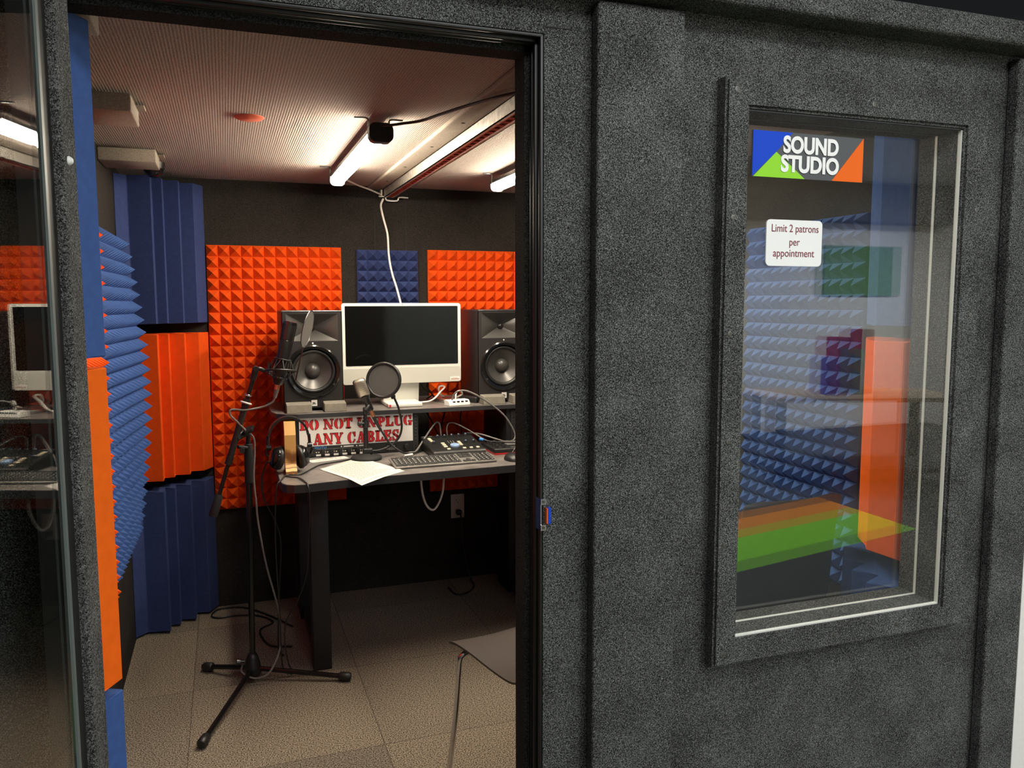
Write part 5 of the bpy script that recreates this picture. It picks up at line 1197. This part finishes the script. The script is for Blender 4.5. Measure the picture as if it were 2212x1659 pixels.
# ------------------------------------------------------------------ chairs
def chair(loc, rotdeg, m, label):
    t = thing('stacking_chair', label, 'chair', loc, 'plastic shell chairs with chrome legs')
    R = Matrix.Translation(loc) @ Matrix.Rotation(math.radians(rotdeg), 4, 'Z')
    # side profile (y forward is the front of the seat)
    prof = [(0.205, 0.430), (0.195, 0.444), (0.16, 0.450), (0.08, 0.448), (0.0, 0.440), (-0.08, 0.436), (-0.14, 0.440), (-0.175, 0.462), (-0.19, 0.50), (-0.20, 0.56), (-0.212, 0.66), (-0.228, 0.76), (-0.245, 0.83), (-0.252, 0.85)]
    prof = [tuple(p) for p in catmull([(0, a, b) for a, b in prof], 3)]
    prof = [(p[1], p[2]) for p in prof]
    bm = new(); nx = 14; n = len(prof); G = {}
    for i, (y, z) in enumerate(prof):
        f = i/(n-1)
        hw = 0.215 if f < 0.5 else 0.215 - 0.02*math.sin((f-0.5)*2*PI/2)
        if f > 0.93: hw -= 0.05*((f-0.93)/0.07)**2
        if f < 0.06: hw -= 0.02*((0.06-f)/0.06)**2
        y2, z2 = prof[min(i+1, n-1)]; y1, z1 = prof[max(i-1, 0)]
        nn = Vector((-(z2-z1), (y2-y1))).normalized()   # points to the underside / rear
        nn = -nn if nn.y > 0 and f < 0.5 else nn
        for j in range(nx+1):
            s = 2*j/nx-1
            dz = 0.016*s*s if f < 0.55 else 0.0
            dy = 0.025*s*s if f >= 0.4 else 0.0
            for k in (0, 1):
                off = nn*(0.006*k)
                G[i, j, k] = bm.verts.new(R @ Vector((s*hw, y+dy+off.x, z+dz+off.y)))
    for i in range(n-1):
        for j in range(nx):
            for k in (0, 1): bm.faces.new((G[i,j,k], G[i+1,j,k], G[i+1,j+1,k], G[i,j+1,k]))
    for i in range(n-1):
        for j in (0, nx): bm.faces.new((G[i,j,0], G[i+1,j,0], G[i+1,j,1], G[i,j,1]))
    for j in range(nx):
        for i in (0, n-1): bm.faces.new((G[i,j,0], G[i,j+1,0], G[i,j+1,1], G[i,j,1]))
    obj('shell', bm, m, t, 60)
    for sx in (-1, 1):
        for fy, ft, zt in ((0.155, 0.215, 0.438), (-0.12, -0.235, 0.425)):
            x = sx*0.185
            bm = new(); P = [(x-sx*0.10, fy*0.8, zt-0.004), (x-sx*0.03, fy, zt-0.006), (x+sx*0.005, fy+(0.01 if fy > 0 else -0.01), zt-0.016), (x+sx*0.012, fy+(0.016 if fy > 0 else -0.02), zt-0.05), (x+sx*0.02, (fy+ft)/2, 0.22), (x+sx*0.03, ft, 0.012)]
            tube(bm, [R @ Vector(p) for p in P], 0.0085, 10, 5); lg = obj('leg', bm, M['chrome'], t, 60)
            bm = new(); cyl(bm, R @ Vector((x+sx*0.03, ft, 0.02)), R @ Vector((x+sx*0.031, ft+(0.001), 0.0)), 0.0105, None, 14); obj('glide', bm, M['black'], lg, 40)
    return t
a_ = math.radians(17)
# seat front-left corner at (.599, 2.221)
fx, fy = -0.205, 0.200
chair((0.599-(fx*math.cos(a_)-fy*math.sin(a_)), 2.215-(fx*math.sin(a_)+fy*math.cos(a_)), 0.0), 17, M['seat'], 'black shell chair, grey-brown sheen in its colour, on chrome legs just inside the door jamb')
chair((1.630, 2.235, 0.0), 4, M['seat_black'], 'charcoal shell chair seen from behind through the window')

# ------------------------------------------------------------------ signs on the window
gy = 1.4785
t = thing('studio_sign', 'coloured plate on the window glass naming the sound studio', 'sign', (1.217, gy, 1.72))
sx0, sx1, sz0, sz1 = 1.070, 1.366, 1.7195, 1.816
bm = new(); box(bm, sx0, gy-0.002, sz0, sx1, gy+0.0012, sz1); obj('plate', bm, M['sign_grey'], t)
w_, h_ = sx1-sx0, sz1-sz0
def spoly(pts, m, nm, lab):
    bm = new(); prism(bm, [(sx0+a*w_, sz0+b*h_) for a, b in pts], gy-0.0028, gy-0.0019, 'y'); obj(nm, bm, m, t, label=lab)
spoly([(0.002, 0.01), (0.205, 0.56), (0.345, 1.0), (0.002, 1.0)], M['sign_blue'], 'triangle', 'blue corner')
spoly([(0.01, 0.0), (0.463, 0.0), (0.205, 0.56)], M['sign_green'], 'triangle', 'green triangle')
spoly([(0.710, 0.0), (0.995, 0.0), (0.995, 1.0)], M['sign_orange'], 'triangle', 'orange corner')
def text_box(s, xa, xb, zb, h, y, off=0.0, depth=0.0006, spacing=1.0):
    bm = text_bm(s, 1.0, 0, 0, 0, 0.0, 0.01)
    xs = [v.co.x for v in bm.verts]; zs = [v.co.z for v in bm.verts]; bm.free()
    size = h/(max(zs)-min(zs)) if h else 1
    bm = text_bm(s, size, 0, y, 0, off, depth, spacing=spacing)
    xs = [v.co.x for v in bm.verts]; zs = [v.co.z for v in bm.verts]
    k = (xb-xa)/(max(xs)-min(xs)); z0 = min(zs)
    for v in bm.verts: v.co.x = xa + (v.co.x-min(xs))*k; v.co.z = zb + (v.co.z-z0)
    return bm
obj('lettering', text_box('SOUND', sx0+0.262*w_, sx0+0.760*w_, sz0+0.545*h_, 0.0335, gy-0.0034, 0.0019), M['sign_letters'], t, label='white lettering, upper line')
obj('lettering', text_box('STUDIO', sx0+0.245*w_, sx0+0.768*w_, sz0+0.125*h_, 0.0335, gy-0.0034, 0.0019), M['sign_letters'], t, label='white lettering, lower line')
t = thing('notice', 'white rounded notice on the window glass about patrons per appointment', 'notice', (1.185, gy, 1.53))
nx0, nx1, nz0, nz1 = 1.112, 1.260, 1.5305, 1.6305
bm = new(); prism(bm, roundrect(nx0, nz0, nx1, nz1, 0.010), gy-0.0018, gy+0.0012, 'y'); obj('card', bm, M['sign_letters'], t)
for s, fa, fb, z, h in (('Limit 2 patrons', 0.09, 0.93, 0.686, 0.0215), ('per', 0.41, 0.595, 0.395, 0.0160), ('appointment', 0.125, 0.865, 0.150, 0.0205)):
    obj('lettering', text_box(s, nx0+fa*(nx1-nx0), nx0+fb*(nx1-nx0), nz0+z*(nz1-nz0), h, gy-0.0022, 0.0, 0.0003), M['maroon'], t)

# ------------------------------------------------------------------ hall furniture mirrored in the window glass
t = thing('rolling_table', 'pale-topped table on dark legs, mirrored in the window glass', 'table', (4.6, -2.1, 0))
TM = Matrix.Translation((4.0, -2.15, 0)) @ Matrix.Rotation(math.radians(18), 4, 'Z')
bm = new(); v = box(bm, 0, -0.7, 0.68, 1.5, 0.0, 0.715, 0.003); xf(bm, v, TM); obj('tabletop', bm, M['table_wood'], t)
for x, y in ((0.05, -0.06), (1.42, -0.06), (0.05, -0.64), (1.42, -0.64)):
    bm = new(); v = box(bm, x-0.03, y-0.03, 0.06, x+0.03, y+0.03, 0.68); xf(bm, v, TM); lg = obj('leg', bm, M['black_matte'], t)
    bm = new(); c0 = TM @ Vector((x-0.012, y, 0.03)); c1 = TM @ Vector((x+0.012, y, 0.03)); cyl(bm, c0, c1, 0.029); obj('caster', bm, M['black'], lg, 40)
bm = new(); v = box(bm, 0.05, -0.62, 0.10, 1.45, -0.08, 0.14); xf(bm, v, TM); obj('low_shelf', bm, M['black_matte'], t)
for k, (x, w, h, d, m, lab) in enumerate(((0.44, 0.10, 0.30, 0.20, 'violet_book', 'violet book standing on the mirrored table'), (0.55, 0.12, 0.46, 0.18, 'red_book', 'dark red book standing on the mirrored table'), (0.685, 0.09, 0.36, 0.20, 'teal_book', 'teal book standing on the mirrored table'), (0.79, 0.10, 0.52, 0.18, 'red_book', 'taller wine-red book at the end of the mirrored table'))):
    bm = new(); v = box(bm, 0, -d, 0, w, 0, h, 0.004); xf(bm, v, TM @ Matrix.Translation((x, -0.15-0.05*k, 0.7155)) @ Matrix.Rotation(math.radians(9*(-1)**k), 4, 'Z'))
    tag(obj('display_book', bm, M[m], origin=TM @ Vector((x, -0.2, 0.7155))), lab, 'book', 'books on the mirrored table')
bm = new(); box(bm, 6.4, -4.497, 1.53, 7.5, -4.47, 2.10)
tag(obj('wall_panel', bm, M['green_book'], origin=(6.7, -4.48, 1.55)), 'green panel on the white hall wall, mirrored in the window glass', 'panel')
